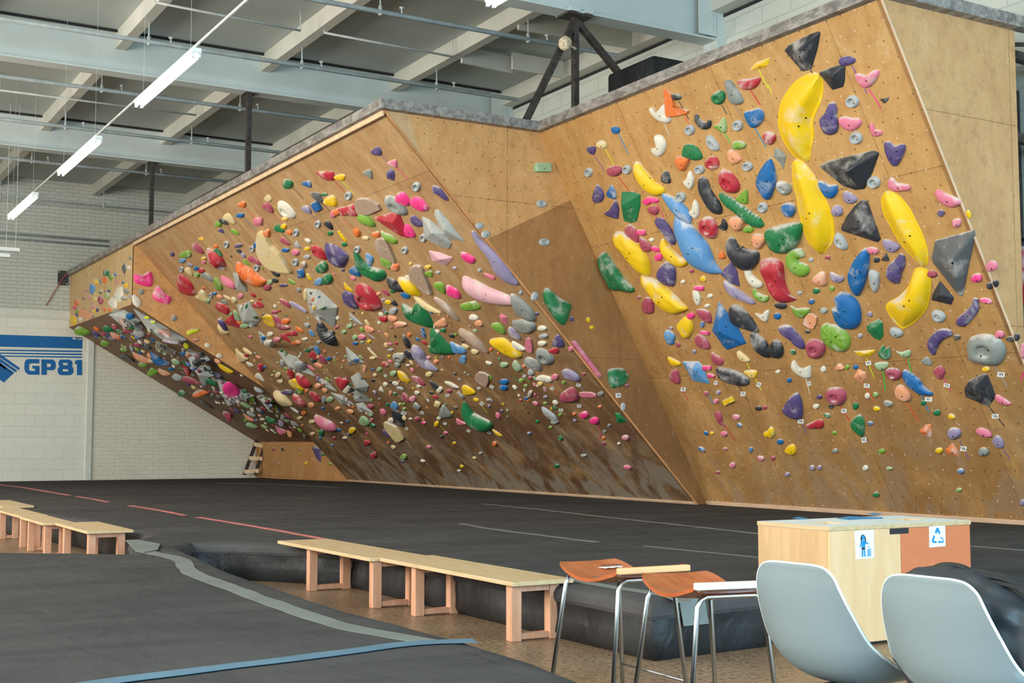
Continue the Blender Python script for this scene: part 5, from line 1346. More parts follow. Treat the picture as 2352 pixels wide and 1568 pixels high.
Y e 1555 722 42 35
O e 1635 805 45 28 20
n r 1722 808 42 52
O l 1325 815 50 52
m T 1505,890 1550,875 1640,960 1620,978 1530,940
n P 1725,915 1800,1030 1680,1000 ^1730,990
W e 1890 915 48 22 35
Y e 1875 1030 38 28
R X 1925,1010 2010,990 2090,1050 2150,1170 2110,1180 1990,1120 ^1990,1080
V U 2110,990 2170,962 2290,1010 2400,1090 2440,1160 2380,1290 2300,1290 2200,1230 2140,1130 @big purple shield hold
B e 1578 1047 50 30
p e 1715 1080 54 42
n e 1875 1140 45 30
n r 1715 1215 42 52
w e 1825 1250 50 45
B s 1795 1365 52 40 80
Y T 1865,1375 1900,1380 1950,1460 1900,1450
G e 2078 1290 82 75 @upper green rock hold of the pair
G e 2150 1450 72 75 @lower green rock hold of the pair
b e 2040 1485 62 48
C F 1210,795 1260,800 1330,880 1390,980 1500,1090 1640,1310 1630,1350 1400,1310 1270,1210 1200,1080 1195,950 @big cream sail-shaped hold
Y T 375,885 430,868 460,915 400,905
m T 285,985 340,950 420,1020 455,1095 380,1080 310,1020
G T 595,1040 650,1030 710,1110 690,1140 620,1090
O e 618 995 38 20 25
n r 765 972 38 50
V e 930 985 55 25 -15
K T 900,1045 950,1035 990,1100 930,1080
n r 1120 1030 36 48
B e 1170 970 28 50
g T 115,1100 200,1060 260,1070 280,1130 200,1155 120,1145
b e 158 1192 45 32
R S 510,1065,18 550,1130,30 590,1180,45 650,1200,55 715,1260,14 @salmon-red knuckled hold
Y e 452 1160 34 24
p e 452 1215 30 25
V e 20 1105 28 30
v e 262 1248 45 18 30
B e 350 1300 38 24
n r 145 1315 30 42
C T 185,1310 240,1285 290,1350 300,1400 220,1360
g e 355 1390 42 30
N T 415,1370 460,1355 540,1400 590,1480 500,1450 430,1410
R K 80,1450 110,1388 170,1410 270,1500 320,1600 340,1650 280,1680 150,1640 90,1560 @big red grooved claw hold
g T 595,1440 640,1445 700,1530 710,1590 650,1600 600,1510
p S 700,1425,12 760,1480,30 860,1540,24
O k 920,1255,18 970,1325,42 1060,1395,56 1170,1455,48 1275,1488,8 @big orange ribbed hold
# n P 855,1360 930,1350 1060,1570 1050,1620 900,1600 ^945,1470 @grey volume under the orange ribbed hold
m T 1060,1150 1120,1135 1200,1190 1240,1250 1150,1230 1080,1190
g T 1000,1175 1040,1190 1090,1260 1020,1230
n r 1182 1292 40 52
K T 1375,1320 1430,1350 1500,1370 1490,1415 1420,1390
K e 1435 1465 45 30 30
l e 1365 1490 38 32
g T 1625,1440 1720,1500 1700,1515 1640,1500
V e 1548 1530 58 20
m e 1325 1560 55 45
= M 392 661 6
C T 330,120 370,100 400,35 450,50 490,120 520,195 400,165 @cream horned hold
n r 550 110 28 42
B e 600 80 32 22
C T 725,95 820,140 820,175 750,140
C e 868 170 45 35 60
p e 955 115 42 32
R T 615,230 650,205 780,270 805,370 700,330 630,280 @red barrel hold
N T 680,175 750,165 790,230 720,215
# n P 915,235 1090,185 1240,440 1170,530 990,480 ^1010,455 @grey pyramid volume with small green holds
R K 1120,240 1205,185 1280,260 1180,280
l T 860,310 920,350 960,450 890,440
R P 730,470 840,360 960,570 770,520 ^830,450 @red triangle hold beside the grey pyramid
V S 690,460,20 740,560,16
C S 665,545,18 720,585,28 765,620,14
l e 1020 520 65 35
n e 1130 500 50 30 -20
G e 1048 255 34 16 -70
G e 1172 410 38 20 15
W e 975 290 55 28 -80
Y T 1255,400 1330,370 1400,420 1450,540 1320,500 @yellow smile hold
m T 1410,395 1460,400 1560,500 1640,550 1600,575 1480,560
O e 1580 465 55 40
m T 1490,160 1530,155 1620,210 1650,280 1560,230
v S 1650,215,12 1750,260,18 1860,330,12
R e 1495 318 22 16
m e 1425 335 45 22
# n P 1870,0 2060,30 2310,260 2270,540 2150,480 1940,350 1890,180 ^1990,300 @tall grey volume studded with small holds
C e 1865 100 90 32 80
O e 1963 160 30 28
Y e 1985 275 32 32
G e 2095 280 40 22 -25
K k 2040,500,18 2090,600,44 2165,695,54 2235,775,28 @zebra-striped black and white hold
K k 2120,720,30 2190,650,42 2240,610,26
# n P 1210,585 1330,680 1400,790 1250,780 ^1250,720 @small grey triangle volume with a round blue hold
B e 1275 695 32 28
W e 1350 770 65 50
W e 1365 640 45 30
p e 1460 712 48 30
R K 1560,640 1690,590 1745,655 1600,655
R T 1505,660 1560,640 1650,750 1600,730
O T 1715,535 1780,560 1830,610 1740,600
O T 1660,770 1730,725 1800,760 1720,785
b T 1900,590 1940,590 1995,670 1930,655
W e 1845 705 40 20
C T 890,840 960,900 1070,980 960,1035 920,980 @cream pointed fin hold
R e 1040 930 32 28
W T 1035,1015 1100,1040 1140,1080 1070,1080
C S 1010,850,10 1060,880,14 1110,910,8
R e 1235 1100 55 42 70
B e 1290 1095 25 20
# n P 1475,865 1720,940 2000,1215 1640,1120 ^1640,1090 @long grey pyramid volume
n e 1780 1080 90 55 30
R T 1600,1120 1660,1130 1700,1220 1650,1270
Y T 1620,1290 1690,1250 1780,1330 1835,1410 1700,1380 @yellow and cream cone hold
R S 1750,1225,24 1820,1290,40 1890,1330,20
# n P 2005,1220 2150,1280 2295,1425 2150,1390 ^2090,1340 @narrow grey diamond volume
R T 2270,1250 2330,1240 2380,1300 2370,1420 2300,1340
o e 2025 1350 45 32
R T 1910,1440 1990,1450 2070,1560 1980,1530
b T 1965,830 2010,800 2060,880 2030,920
R T 1885,920 1960,880 2025,985 1950,970
m T 2045,930 2090,940 2150,1040 2070,1030
o T 1960,1010 2080,1070 2080,1105 2000,1080
p T 1860,1050 1940,1090 1990,1140 1900,1110
W T 1155,1215 1210,1178 1295,1290 1240,1270
C e 1475 1200 40 35
V T 1510,1440 1600,1405 1690,1440 1600,1480
= M 392 870 6
R S 1710,250,24 1770,310,30 1810,380,12
C S 1440,230,22 1540,290,40 1640,360,14 @cream bone-shaped hold
W S 1650,390,8 1700,425,10 1750,460,7
C e 1775 540 36 22
C e 1947 590 45 25
p S 2010,560,26 2110,620,38 2230,660,26
B T 2245,665 2340,700 2330,725 2260,710
O e 1812 642 18 16
C e 1952 757 32 22
R e 2250 815 25 20
b e 2060 808 20 15
b e 2225 915 20 16
l e 2190 285 50 35
N e 2110 290 50 35 80
R T 1910,190 1990,200 2065,310 1980,300
= K 392 870 6
V P 1935,950 2000,905 2065,960 2055,1155 1990,1090 ^2005,960 @long purple pointed hold on the kickboard
K e 1540 965 26 18 80
m e 1415 965 26 18 80
m e 1785 965 14 14
Y e 1865 1160 30 16 -70
G e 2095 1040 28 20
g e 2190 1170 26 20
p e 1487 1160 12 14
= W 140 580 6
H U 1015,290 1130,295 1240,250 1275,360 1255,465 1130,455 1020,400 @upper magenta scoop hold
H U 1320,455 1380,480 1430,560 1530,610 1500,700 1450,715 1265,620 @lower magenta scoop hold
N e 1105 540 45 42
W T 985,590 1030,580 1100,650 1095,740 1050,755 990,690 @white round hold at the panel corner
N e 1560 900 42 42
y T 1735,1090 1800,1050 1900,1050 1890,1090 1800,1120 1750,1140
R e 1860 1208 48 20
= W 392 661 6
W e 510 790 45 35
W e 672 935 42 35
= F 140 580 6
k T 845,190 890,125 895,230 870,290 845,240 @dark grey slender hold
G s 627 280 30 42
g P 640,340 720,285 735,320 680,395 ^700,330
O T 560,360 630,325 600,430
N T 520,375 555,365 555,450
B e 748 298 18 28
Y e 475 395 32 45
b e 430 490 30 80 @tall blue hold
W T 740,560 825,450 845,560 830,650 800,695 750,620 @tall cream hold
W T 655,680 710,600 760,650 745,780 670,730
N e 900 530 35 38
N e 870 625 38 38
Y T 865,430 915,420 900,490
G e 542 545 15 25
g e 633 585 25 52
Y e 465 635 28 42
m e 545 650 34 60
o F 258,790 290,770 432,830 425,915 265,870 @peach block hold
O T 180,660 240,630 245,700 200,740
p e 385 605 24 26
O T 570,760 622,760 600,815
O T 640,785 685,760 680,825
Y e 460 800 20 35
V e 500 785 18 35
Y T 120,890 190,855 200,960 170,1010
g e 235 810 20 45
V e 215 850 16 35
W e 265 915 20 40
W e 930 200 22 35
N e 955 75 20 25
B e 855 410 18 22
n e 955 600 20 32
H e 190 755 22 30
p e 440 745 20 30
= U 140 580 6
# n P 655,855 885,785 1110,940 905,1055 ^890,900 @light grey diamond volume at the roof lip
# n P 975,745 1760,1195 1630,1235 1400,1200 1180,1040 ^1350,1050 @long light grey volume along the roof edge
g e 290 1085 120 60 0 @green bulb hold at the roof corner
B e 948 880 55 45
O T 795,900 880,870 870,970 820,955
V T 905,960 950,985 1000,985 950,1012
y e 1183 895 42 20
y e 1265 955 45 20
p T 1330,1050 1400,1015 1510,1080 1510,1155 1420,1130 @pink oval hold on the long grey volume
v T 1400,1200 1550,1160 1635,1210 1600,1250 1440,1225 @lavender boat hold
G e 650 1050 75 45 20
O T 670,1105 760,1100 850,1160 800,1200 720,1180
V T 590,1100 650,1130 770,1215 640,1190
g e 610 1250 72 48
g e 870 1335 60 32
# k P 775,1440 860,1370 1020,1520 940,1500 ^870,1440 @dark grey volume hanging over the brick wall
= U 200 720 6
o S 630,540,12 700,600,40 800,640,45 940,670,16 @long peach crescent hold
B S 880,520,20 930,600,50 1000,670,55 1130,695,14 @long blue crescent hold
# n P 1355,525 1660,580 1700,640 1450,765 ^1440,700 @upper grey volume of the hanging pair
# n P 1475,770 1690,720 1750,860 1560,905 ^1540,850 @lower grey volume of the hanging pair
g e 770 705 70 35
g T 820,840 900,740 990,790 900,860
o T 975,765 1100,790 1170,830 1080,860 1000,830
R T 1295,680 1340,680 1400,780 1410,860 1370,850
m S 1330,900,36 1460,930,45 1620,975,10
G e 1310 1095 65 45 -20
O T 1450,1110 1600,1055 1690,1085 1500,1160 @orange and white bar hold
# n P 1780,890 2320,1130 1940,1275 1850,1100 ^1900,1100 @big light grey triangle volume
H T 1870,1010 1960,950 2100,1060 2070,1170 1950,1140 1880,1090 @pink saddle hold on the grey triangle
W x 1960 880 100 50 35 @cream donut hold
Y K 1790,655 1870,700 2020,800 1940,820 1820,740 @yellow folded hold
G T 1630,900 1740,920 1800,990 1680,970
l T 2090,1230 2200,1230 2280,1290 2200,1300
Y e 2140 990 70 35 20
# k P 1530,1200 1580,1190 1740,1320 1600,1280 ^1600,1240 @small dark volume near the bottom of the roof
n e 710 180 70 60
n e 720 270 90 60
V e 120 275 60 35 20
O T 90,180 150,190 170,250 100,230
G e 450 245 60 32
m e 380 180 45 40
b e 700 325 50 25
Y T 595,305 655,320 650,360
m e 690 430 45 35
# N P 940,370 1200,420 1300,550 1050,555 950,520 ^1040,480 @olive-grey volume in the middle of the roof
y e 1365 440 50 40 60
B e 1525 455 48 22 20
= U 392 870 6
m T 710,460 830,470 820,600 780,570 @dark red tooth hold
o T 995,470 1100,520 1170,580 1060,570
l T 1030,640 1090,590 1230,610 1220,660 1130,680
p T 1440,650 1500,680 1625,720 1500,770 @pink fan hold
N T 1655,580 1740,600 1790,650 1670,640
g e 1780 700 50 25 50
# n P 1180,240 1400,270 1350,445 1260,330 ^1300,320 @small grey volume beside the ridge
n e 1210 150 75 35 30
n e 1310 225 70 38 20
G e 1380 565 80 45 15
v e 1520 610 60 40 70
n e 1110 480 75 35 25
"""
TAPE_TEXT = """
= R 1176 0 4
d 1930 965 1975 1050 14
N 2052 970 2145 1130 12
R 2190 825 2285 970 14
y 2270 640 2352 810 20
B 2230 1170 2335 1355 18
B 980 1225 1070 1412 14
y 857 1365 938 1512 12
V 755 1420 850 1568 10
W 1400 1130 1448 1255 14
f 1585 1050 1635 1160 18
k 1535 930 1625 1095 16
q 1955 1225 2010 1315 16
= R 1764 0 4
V 770 600 815 680 20
V 890 815 912 858 18
H 925 815 1038 990 20
k 390 645 425 688 18
y 0 775 38 858 16
= R 1176 392 4
R 980 60 1085 195 12
H 1265 315 1330 430 14
H 1330 290 1400 440 14
= Q 1176 392 4
d 290 35 322 185 14
= Q 1176 784 4
k 955 430 1010 565 28
= R 1176 784 4
R 1540 390 1620 540 12
R 1855 330 1890 415 16
k 2080 405 2175 560 26
y 2230 335 2295 450 18
B 1800 470 1848 570 22
R 1955 770 2050 910 14
y 2160 190 2185 255 12
= R 1764 784 4
W 350 340 385 480 20
y 905 150 975 330 24
q 1058 268 1080 450 12
q 1290 155 1315 290 14
f 870 378 985 555 20
R 665 598 750 720 16
V 300 700 355 850 20
f 1275 555 1385 735 14
B 1410 495 1480 650 28
H 1605 320 1680 455 18
N 2080 220 2200 415 30
k 2025 590 2175 780 32
V 1760 910 1845 1075 14
V 2165 990 2225 1080 14
d 850 865 885 900 24
H 2352 280 2325 360 24
= M 784 320 6
V 550 220 640 305 14
H 765 390 920 545 16
y 5 570 195 765 14
R 0 670 50 730 12
q 435 1200 550 1290 14
f 10 1080 160 1245 14
= M 392 400 6
d 1680 180 1830 335 12
f 1035 465 1180 605 16
R 1405 535 1535 665 12
y 1420 420 1485 490 16
k 2100 405 2210 520 16
V 1930 545 2045 660 12
d 1530 805 1690 975 12
y 455 920 590 1045 12
d 710 1120 845 1220 12
f 650 1020 825 1165 20
q 705 720 835 860 12
W 895 685 985 780 12
k 780 700 830 755 12
V 740 820 850 920 10
b 1010 600 1175 770 12
R 2250 90 2352 200 14
m 1225 1260 1305 1360 10
m 455 1100 570 1215 8
= M 1176 784 4
q 80 275 165 375 12
q 10 310 75 385 12
f 345 385 430 495 20
v 585 365 660 450 18
m 585 545 675 640 12
H 785 755 815 840 12
H 820 845 800 895 12
= M 784 842 6
q 560 70 660 175 14
y 1350 800 1485 935 10
y 1900 490 2010 630 14
R 1715 830 1785 910 14
W 855 975 965 1105 10
k 2050 910 2160 1010 14
= W 140 580 6
H 1185 465 1215 630 26
= F 140 580 6
y 500 450 508 575 12
f 600 430 603 545 12
q 692 390 697 545 12
b 757 325 760 470 10
k 872 290 878 385 8
p 393 640 398 770 16
"""
TAG_TEXT = """
= R 1764 784 4
V9 925 197 50 38 -12
V2 378 385 36 36 -20
V7 910 405 54 36 8
V5 700 636 50 38 0
V4 303 732 54 38 5
V1 1478 530 66 40 3
V9 2143 303 68 44 5
V6 2090 685 62 42 0
V6 1798 983 58 44 5
V5 885 903 46 46 -10
V3 1645 402 58 34 12
= R 1176 784 4
VE 1575 438 46 36 5
V1 1873 378 34 36 10
V5 2125 480 46 40 5
V3 2270 395 38 42 20
= Q 1176 784 4
V4 975 495 46 40 -5
= M 1176 784 4
V5 112 315 30 28 25
V4 370 430 34 28 30
V5 612 400 40 28 15
V3 618 590 40 28 10
V2 452 628 40 26 10
= M 784 842 6
V2 2075 272 60 40 30
V3 1620 352 48 36 30
V4 1938 505 52 46 35
V3 1462 390 56 40 20
V2 610 120 40 36 40
V4 1115 630 50 34 30
V4 860 640 70 50 30
V3 1430 780 50 36 20
V4 2035 900 55 36 20
V2 1755 880 50 36 30
V1 900 850 44 34 30
"""
def to_plane(P, px, py, off=0.0):
    q = hit(px, py, P['n'], P['d']+off)-P['o']; return Vector((q.dot(P['u']), q.dot(P['v'])))
def parea(q): return abs(sum(q[i-1][0]*q[i][1]-q[i][0]*q[i-1][1] for i in range(len(q))))/2
PROF = {'T': [(0, 0), (.02, .30), (.08, .58), (.2, .80), (.38, .94), (.62, 1.0), (1, 1.02)], 'e': [(0, 0), (.02, .34), (.1, .62), (.25, .85), (.5, .98), (1, 1)],
        'U': [(0, 0), (.03, .18), (.12, .50), (.28, .82), (.45, 1.0), (.62, .98), (.8, .86), (1, .78)], 'F': [(0, 0), (.005, .86), (.05, 1), (1, 1)], 's': [(0, 0), (.01, .8), (.14, 1), (1, 1)],
        'P': [(0, 0), (.012, .12), (1, 1)], 'r': [(0, 0), (.05, .45), (.2, .95), (.36, 1), (.5, .74), (.6, .2), (1, .1)], 'x': [(0, 0), (.04, .36), (.16, .68), (.38, .95), (.52, 1), (.62, .88), (.7, .58), (1, .5)],
        'K': [(0, 0), (.03, .35), (.12, .62), (.3, .85), (.55, 1), (1, 1)], 'l': [(0, 0), (.05, .4), (.15, .68), (.35, .92), (.6, 1), (1, 1)],
        'M': [(0, 0), (.005, .06), (.07, .07), (.11, .16), (.3, .55), (.6, .86), (1, 1)]}
HF = {'T': .46, 'e': .6, 'U': .42, 'F': .26, 's': .6, 'P': .5, 'r': .5, 'x': .5, 'K': .36, 'l': .62, 'M': .42, 'X': .40, 'b': .4}
def dome(bm, out, ap, h, prof, seed, rough, ribs=0):
    n = len(out); rings = []
    for s, hh in prof[:-1]:
        r = []; back = hh < 0
        for i, p in enumerate(out):
            q = Vector(p).lerp(ap, s); z = h*hh
            if ribs and .05 < s < .9: z *= 1+.10*math.sin(ribs*(i/n)*2*math.pi)
            if rough and s > 0: z *= 1+rough*noise.noise(Vector((q.x*9+seed, q.y*9, seed)))
            r.append(bm.verts.new((q.x, q.y, z)))
        rings.append(r)
    c = bm.verts.new((ap.x, ap.y, h*prof[-1][1]))
    for a, b in zip(rings, rings[1:]):
        for k in range(n): bm.faces.new((a[k], a[(k+1)%n], b[(k+1)%n], b[k]))
    for k in range(n): bm.faces.new((rings[-1][k], rings[-1][(k+1)%n], c))
def spine(bm, pts, h, flange=False, ribs=False):
    P = catmull(pts, 14 if ribs else 5, False); mw = max(p[2] for p in P); rows = []; nn = 12
    for i, (x, y, w_) in enumerate(P):
        a, b = P[max(0, i-1)], P[min(len(P)-1, i+1)]; t_ = Vector((b[0]-a[0], b[1]-a[1])); t_.normalize(); s = Vector((-t_.y, t_.x))
        w2 = w_*(1+.03*math.sin(i*1.25)) if ribs else w_; hh = h*(max(w_, 0)/mw)**.8*(1+.07*math.sin(i*1.25) if ribs else 1); r = []
        if flange: r.append((-1.0, 0)); r.append((-.98, .05)); r.append((-.86, .06))
        for k in range(nn+1):
            th = math.pi*k/nn; c_ = -math.cos(th)*(.84 if flange else 1); r.append((c_, (math.sin(th)**.8 if not flange else .06+max(0, 1-abs(-math.cos(th)-.2)/(.8 if -math.cos(th) > .2 else 1.2))**(1.15 if -math.cos(th) > .2 else .8))))
        if flange: r.append((.86, .06)); r.append((.98, .05)); r.append((1.0, 0))
        rows.append([bm.verts.new((x+s.x*w2*c_, y+s.y*w2*c_, z_*hh)) for c_, z_ in r])
    for a, b in zip(rows, rows[1:]):
        for k in range(len(a)-1): bm.faces.new((a[k], a[k+1], b[k+1], b[k]))
    for r in (rows[0], rows[-1]):
        try: bm.faces.new(r)
        except Exception: pass
def parse(text):
    pl, ox, oy, sc = None, 0, 0, 1; out = []
    for ln in text.strip().split('\n'):
        ln = ln.strip()
        if not ln: continue
        if ln[0] == '=': _, pl, ox, oy, sc = ln.split(); ox, oy, sc = float(ox), float(oy), float(sc); continue
        vol = ln[0] == '#'; ln = ln.lstrip('# '); nm = None
        if '@' in ln: ln, nm = ln.split('@'); nm = nm.strip()
        tk = ln.split(); col, kind = tk[0], tk[1]; ap = None; pts = []; num = []
        for t_ in tk[2:]:
            if t_[0] == '^': a, b = t_[1:].split(','); ap = (ox+float(a)/sc, oy+float(b)/sc)
            elif ',' in t_: v = [float(q) for q in t_.split(',')]; pts.append((ox+v[0]/sc, oy+v[1]/sc)+tuple(q/sc for q in v[2:]))
            else: num.append(float(t_))
        if kind in 'exrls' and num:
            cx, cy = ox+num[0]/sc, oy+num[1]/sc; a, b = num[2]/sc, num[3]/sc; an = math.radians(num[4] if len(num) > 4 else 0); m = 16 if kind != 's' else 4
            pts = []
            for k in range(m):
                th = 2*math.pi*(k+.5*(kind == 's'))/m; rx, ry = math.cos(th)*a, math.sin(th)*b
                if kind == 's': rx *= 1.41; ry *= 1.41
                if kind == 'l': q = 1+.16*math.cos(3*th+cx); rx *= q; ry *= q
                if kind in 'ex': q = 1+.06*math.sin(2*th+cx)+.05*math.sin(3*th+cy); rx *= q; ry *= q
                pts.append((cx+rx*math.cos(an)-ry*math.sin(an), cy+rx*math.sin(an)+ry*math.cos(an)))
        out.append(dict(pl=pl, col=col, kind=kind, pts=pts, ap=ap, nm=nm, vol=vol))
    return out
HOLDS = parse(HOLD_TEXT)
def centre(h):
    p = h['pts']; return (sum(q[0] for q in p)/len(p), sum(q[1] for q in p)/len(p))
for h in HOLDS:
    h['c'] = centre(h)
    if h['kind'] in 'SkZ' and len(h['pts'][0]) > 2:
        h['sz'] = sum(math.dist(a[:2], b[:2])*(a[2]+b[2]) for a, b in zip(h['pts'], h['pts'][1:]))
    else: h['sz'] = parea(h['pts'])
# small holds too many to trace one by one, spread where the photograph shows them thickest
def inside(poly, x, y):
    c = False
    for i in range(len(poly)):
        (x1, y1), (x2, y2) = poly[i-1], poly[i]
        if (y1 > y) != (y2 > y) and x < (x2-x1)*(y-y1)/(y2-y1)+x1: c = not c
    return c
def scatter(pl, poly, n, smin, smax, cols, gap):
    xs = [p[0] for p in poly]; ys = [p[1] for p in poly]; k = 0; tries = 0
    while k < n and tries < n*60:
        tries += 1; x, y = rnd.uniform(min(xs), max(xs)), rnd.uniform(min(ys), max(ys))
        if not inside(poly, x, y): continue
        a = smin+(smax-smin)*rnd.random()**2.2; b = a*rnd.uniform(.5, .8); an = rnd.gauss(35, 22)
        if any(math.dist(h['c'], (x, y)) < gap*(a+math.sqrt(h['sz']/3.14)) for h in HOLDS if h['pl'] == pl and not h['vol']): continue
        kd = rnd.choice('eeeelTT'); c = rnd.choice(cols); ca, sa = math.cos(math.radians(an)), math.sin(math.radians(an))
        if kd == 'T': q = [(-1, -.5), (0, -.9), (1, .1), (.7, .8), (-.3, .6)]
        else: q = [(math.cos(2*math.pi*j/10)*(1+.12*math.sin(3*j)), math.sin(2*math.pi*j/10)) for j in range(10)]
        pts = [(x+u*a*ca-v*b*sa, y+u*a*sa+v*b*ca) for u, v in q]
        HOLDS.append(dict(pl=pl, col=c, kind=kd, pts=pts, ap=None, nm=None, vol=False, c=(x, y), sz=parea(pts))); k += 1
scatter('M', [(400, 620), (520, 560), (700, 600), (900, 680), (1180, 780), (1330, 940), (1150, 960), (760, 960), (640, 880), (560, 800), (470, 700)], 150, 3, 8, 'WWnNCpmgGBvoOlRKY', .8)
scatter('M', [(560, 840), (640, 800), (900, 820), (1000, 960), (740, 1000)], 60, 3, 9, 'WWnNCpmgGBvoOlRKY', .7)
scatter('U', [(200, 765), (300, 735), (420, 780), (570, 870), (660, 950), (715, 1005), (600, 990), (470, 905), (330, 820)], 200, 4, 15, 'mmNNnGkVvgoWWlBCK', .62)
scatter('F', [(175, 660), (300, 640), (300, 690), (180, 740)], 14, 3, 6, 'WpgOVY', .7)
HOLDS.sort(key=lambda h: (not h['vol'], -h['sz']))
VOLBVH = []
ANCH = [h for h in HOLDS if h['nm']]
WALLN = {'R': 'the main climbing wall', 'M': 'the big overhang', 'U': 'the underside of the far roof', 'F': 'the pale far fascia', 'Q': 'the narrow step panel', 'E': 'the outer panel', 'W': 'the far end panel', 'K': 'the low kickboard'}
SHAPE = {'T': 'rounded', 'e': 'oval', 'r': 'ring-shaped', 'x': 'dented', 'P': 'faceted', 's': 'square-cut', 'S': 'curved', 'l': 'lumpy', 'F': 'flat-faced', 'K': 'grooved', 'k': 'ribbed', 'U': 'scooped', 'X': 'dented', 'Z': 'curved', 'M': 'curved', 'b': 'long'}
used = set()
def hold_label(h):
    if h['nm']:
        lb = h['nm'] if h['pl'] in 'RK' or 'volume' in h['nm'] else h['nm']
        lb = lb+' on '+WALLN[h['pl']] if len(lb.split()) < 10 and ' on ' not in lb and 'overhang' not in lb else lb
        used.add(lb); return lb
    s = h['sz']; sz = 'tiny' if s < 45 else 'small' if s < 150 else 'medium-sized' if s < 700 else 'large'
    cand = sorted((a for a in ANCH if a['pl'] == h['pl'] and a is not h), key=lambda a: math.dist(a['c'], h['c'])-.25*math.sqrt(a['sz']))[:6]
    if h['pl'] in 'QWKF': cand += [a for a in ANCH if a['pl'] != h['pl']][:0]
    for a in cand:
        dx, dy = h['c'][0]-a['c'][0], h['c'][1]-a['c'][1]; ar = abs(dx) > abs(dy)*1.3
        d = math.hypot(dx, dy); near_ = 'just ' if d < 1.6*math.sqrt(a['sz'])+25 else ''
        rel = ('beside' if abs(dy)*2.2 < abs(dx) else ('above' if dy < 0 else 'below')); side = 'mural side' if dx < 0 else 'bin side'
        for lb in ('%s %s %s hold %s%s the %s' % (sz, CN[h['col']], SHAPE[h['kind']], near_ if rel != 'beside' else '', rel, a['nm']),
                   '%s %s %s hold %s the %s, %s' % (sz, CN[h['col']], SHAPE[h['kind']], rel, a['nm'], side)):
            if len(lb.replace('-', ' ').split()) <= 16 and lb not in used: used.add(lb); return lb
    for a in cand:
        for w_ in ('second', 'third', 'fourth', 'fifth'):
            lb = '%s %s %s %s hold near the %s' % (w_, sz, CN[h['col']], SHAPE[h['kind']], a['nm'])
            if len(lb.replace('-', ' ').split()) <= 16 and lb not in used: used.add(lb); return lb
    lb = '%s %s %s hold on %s' % (sz, CN[h['col']], SHAPE[h['kind']], WALLN[h['pl']]); used.add(lb); return lb
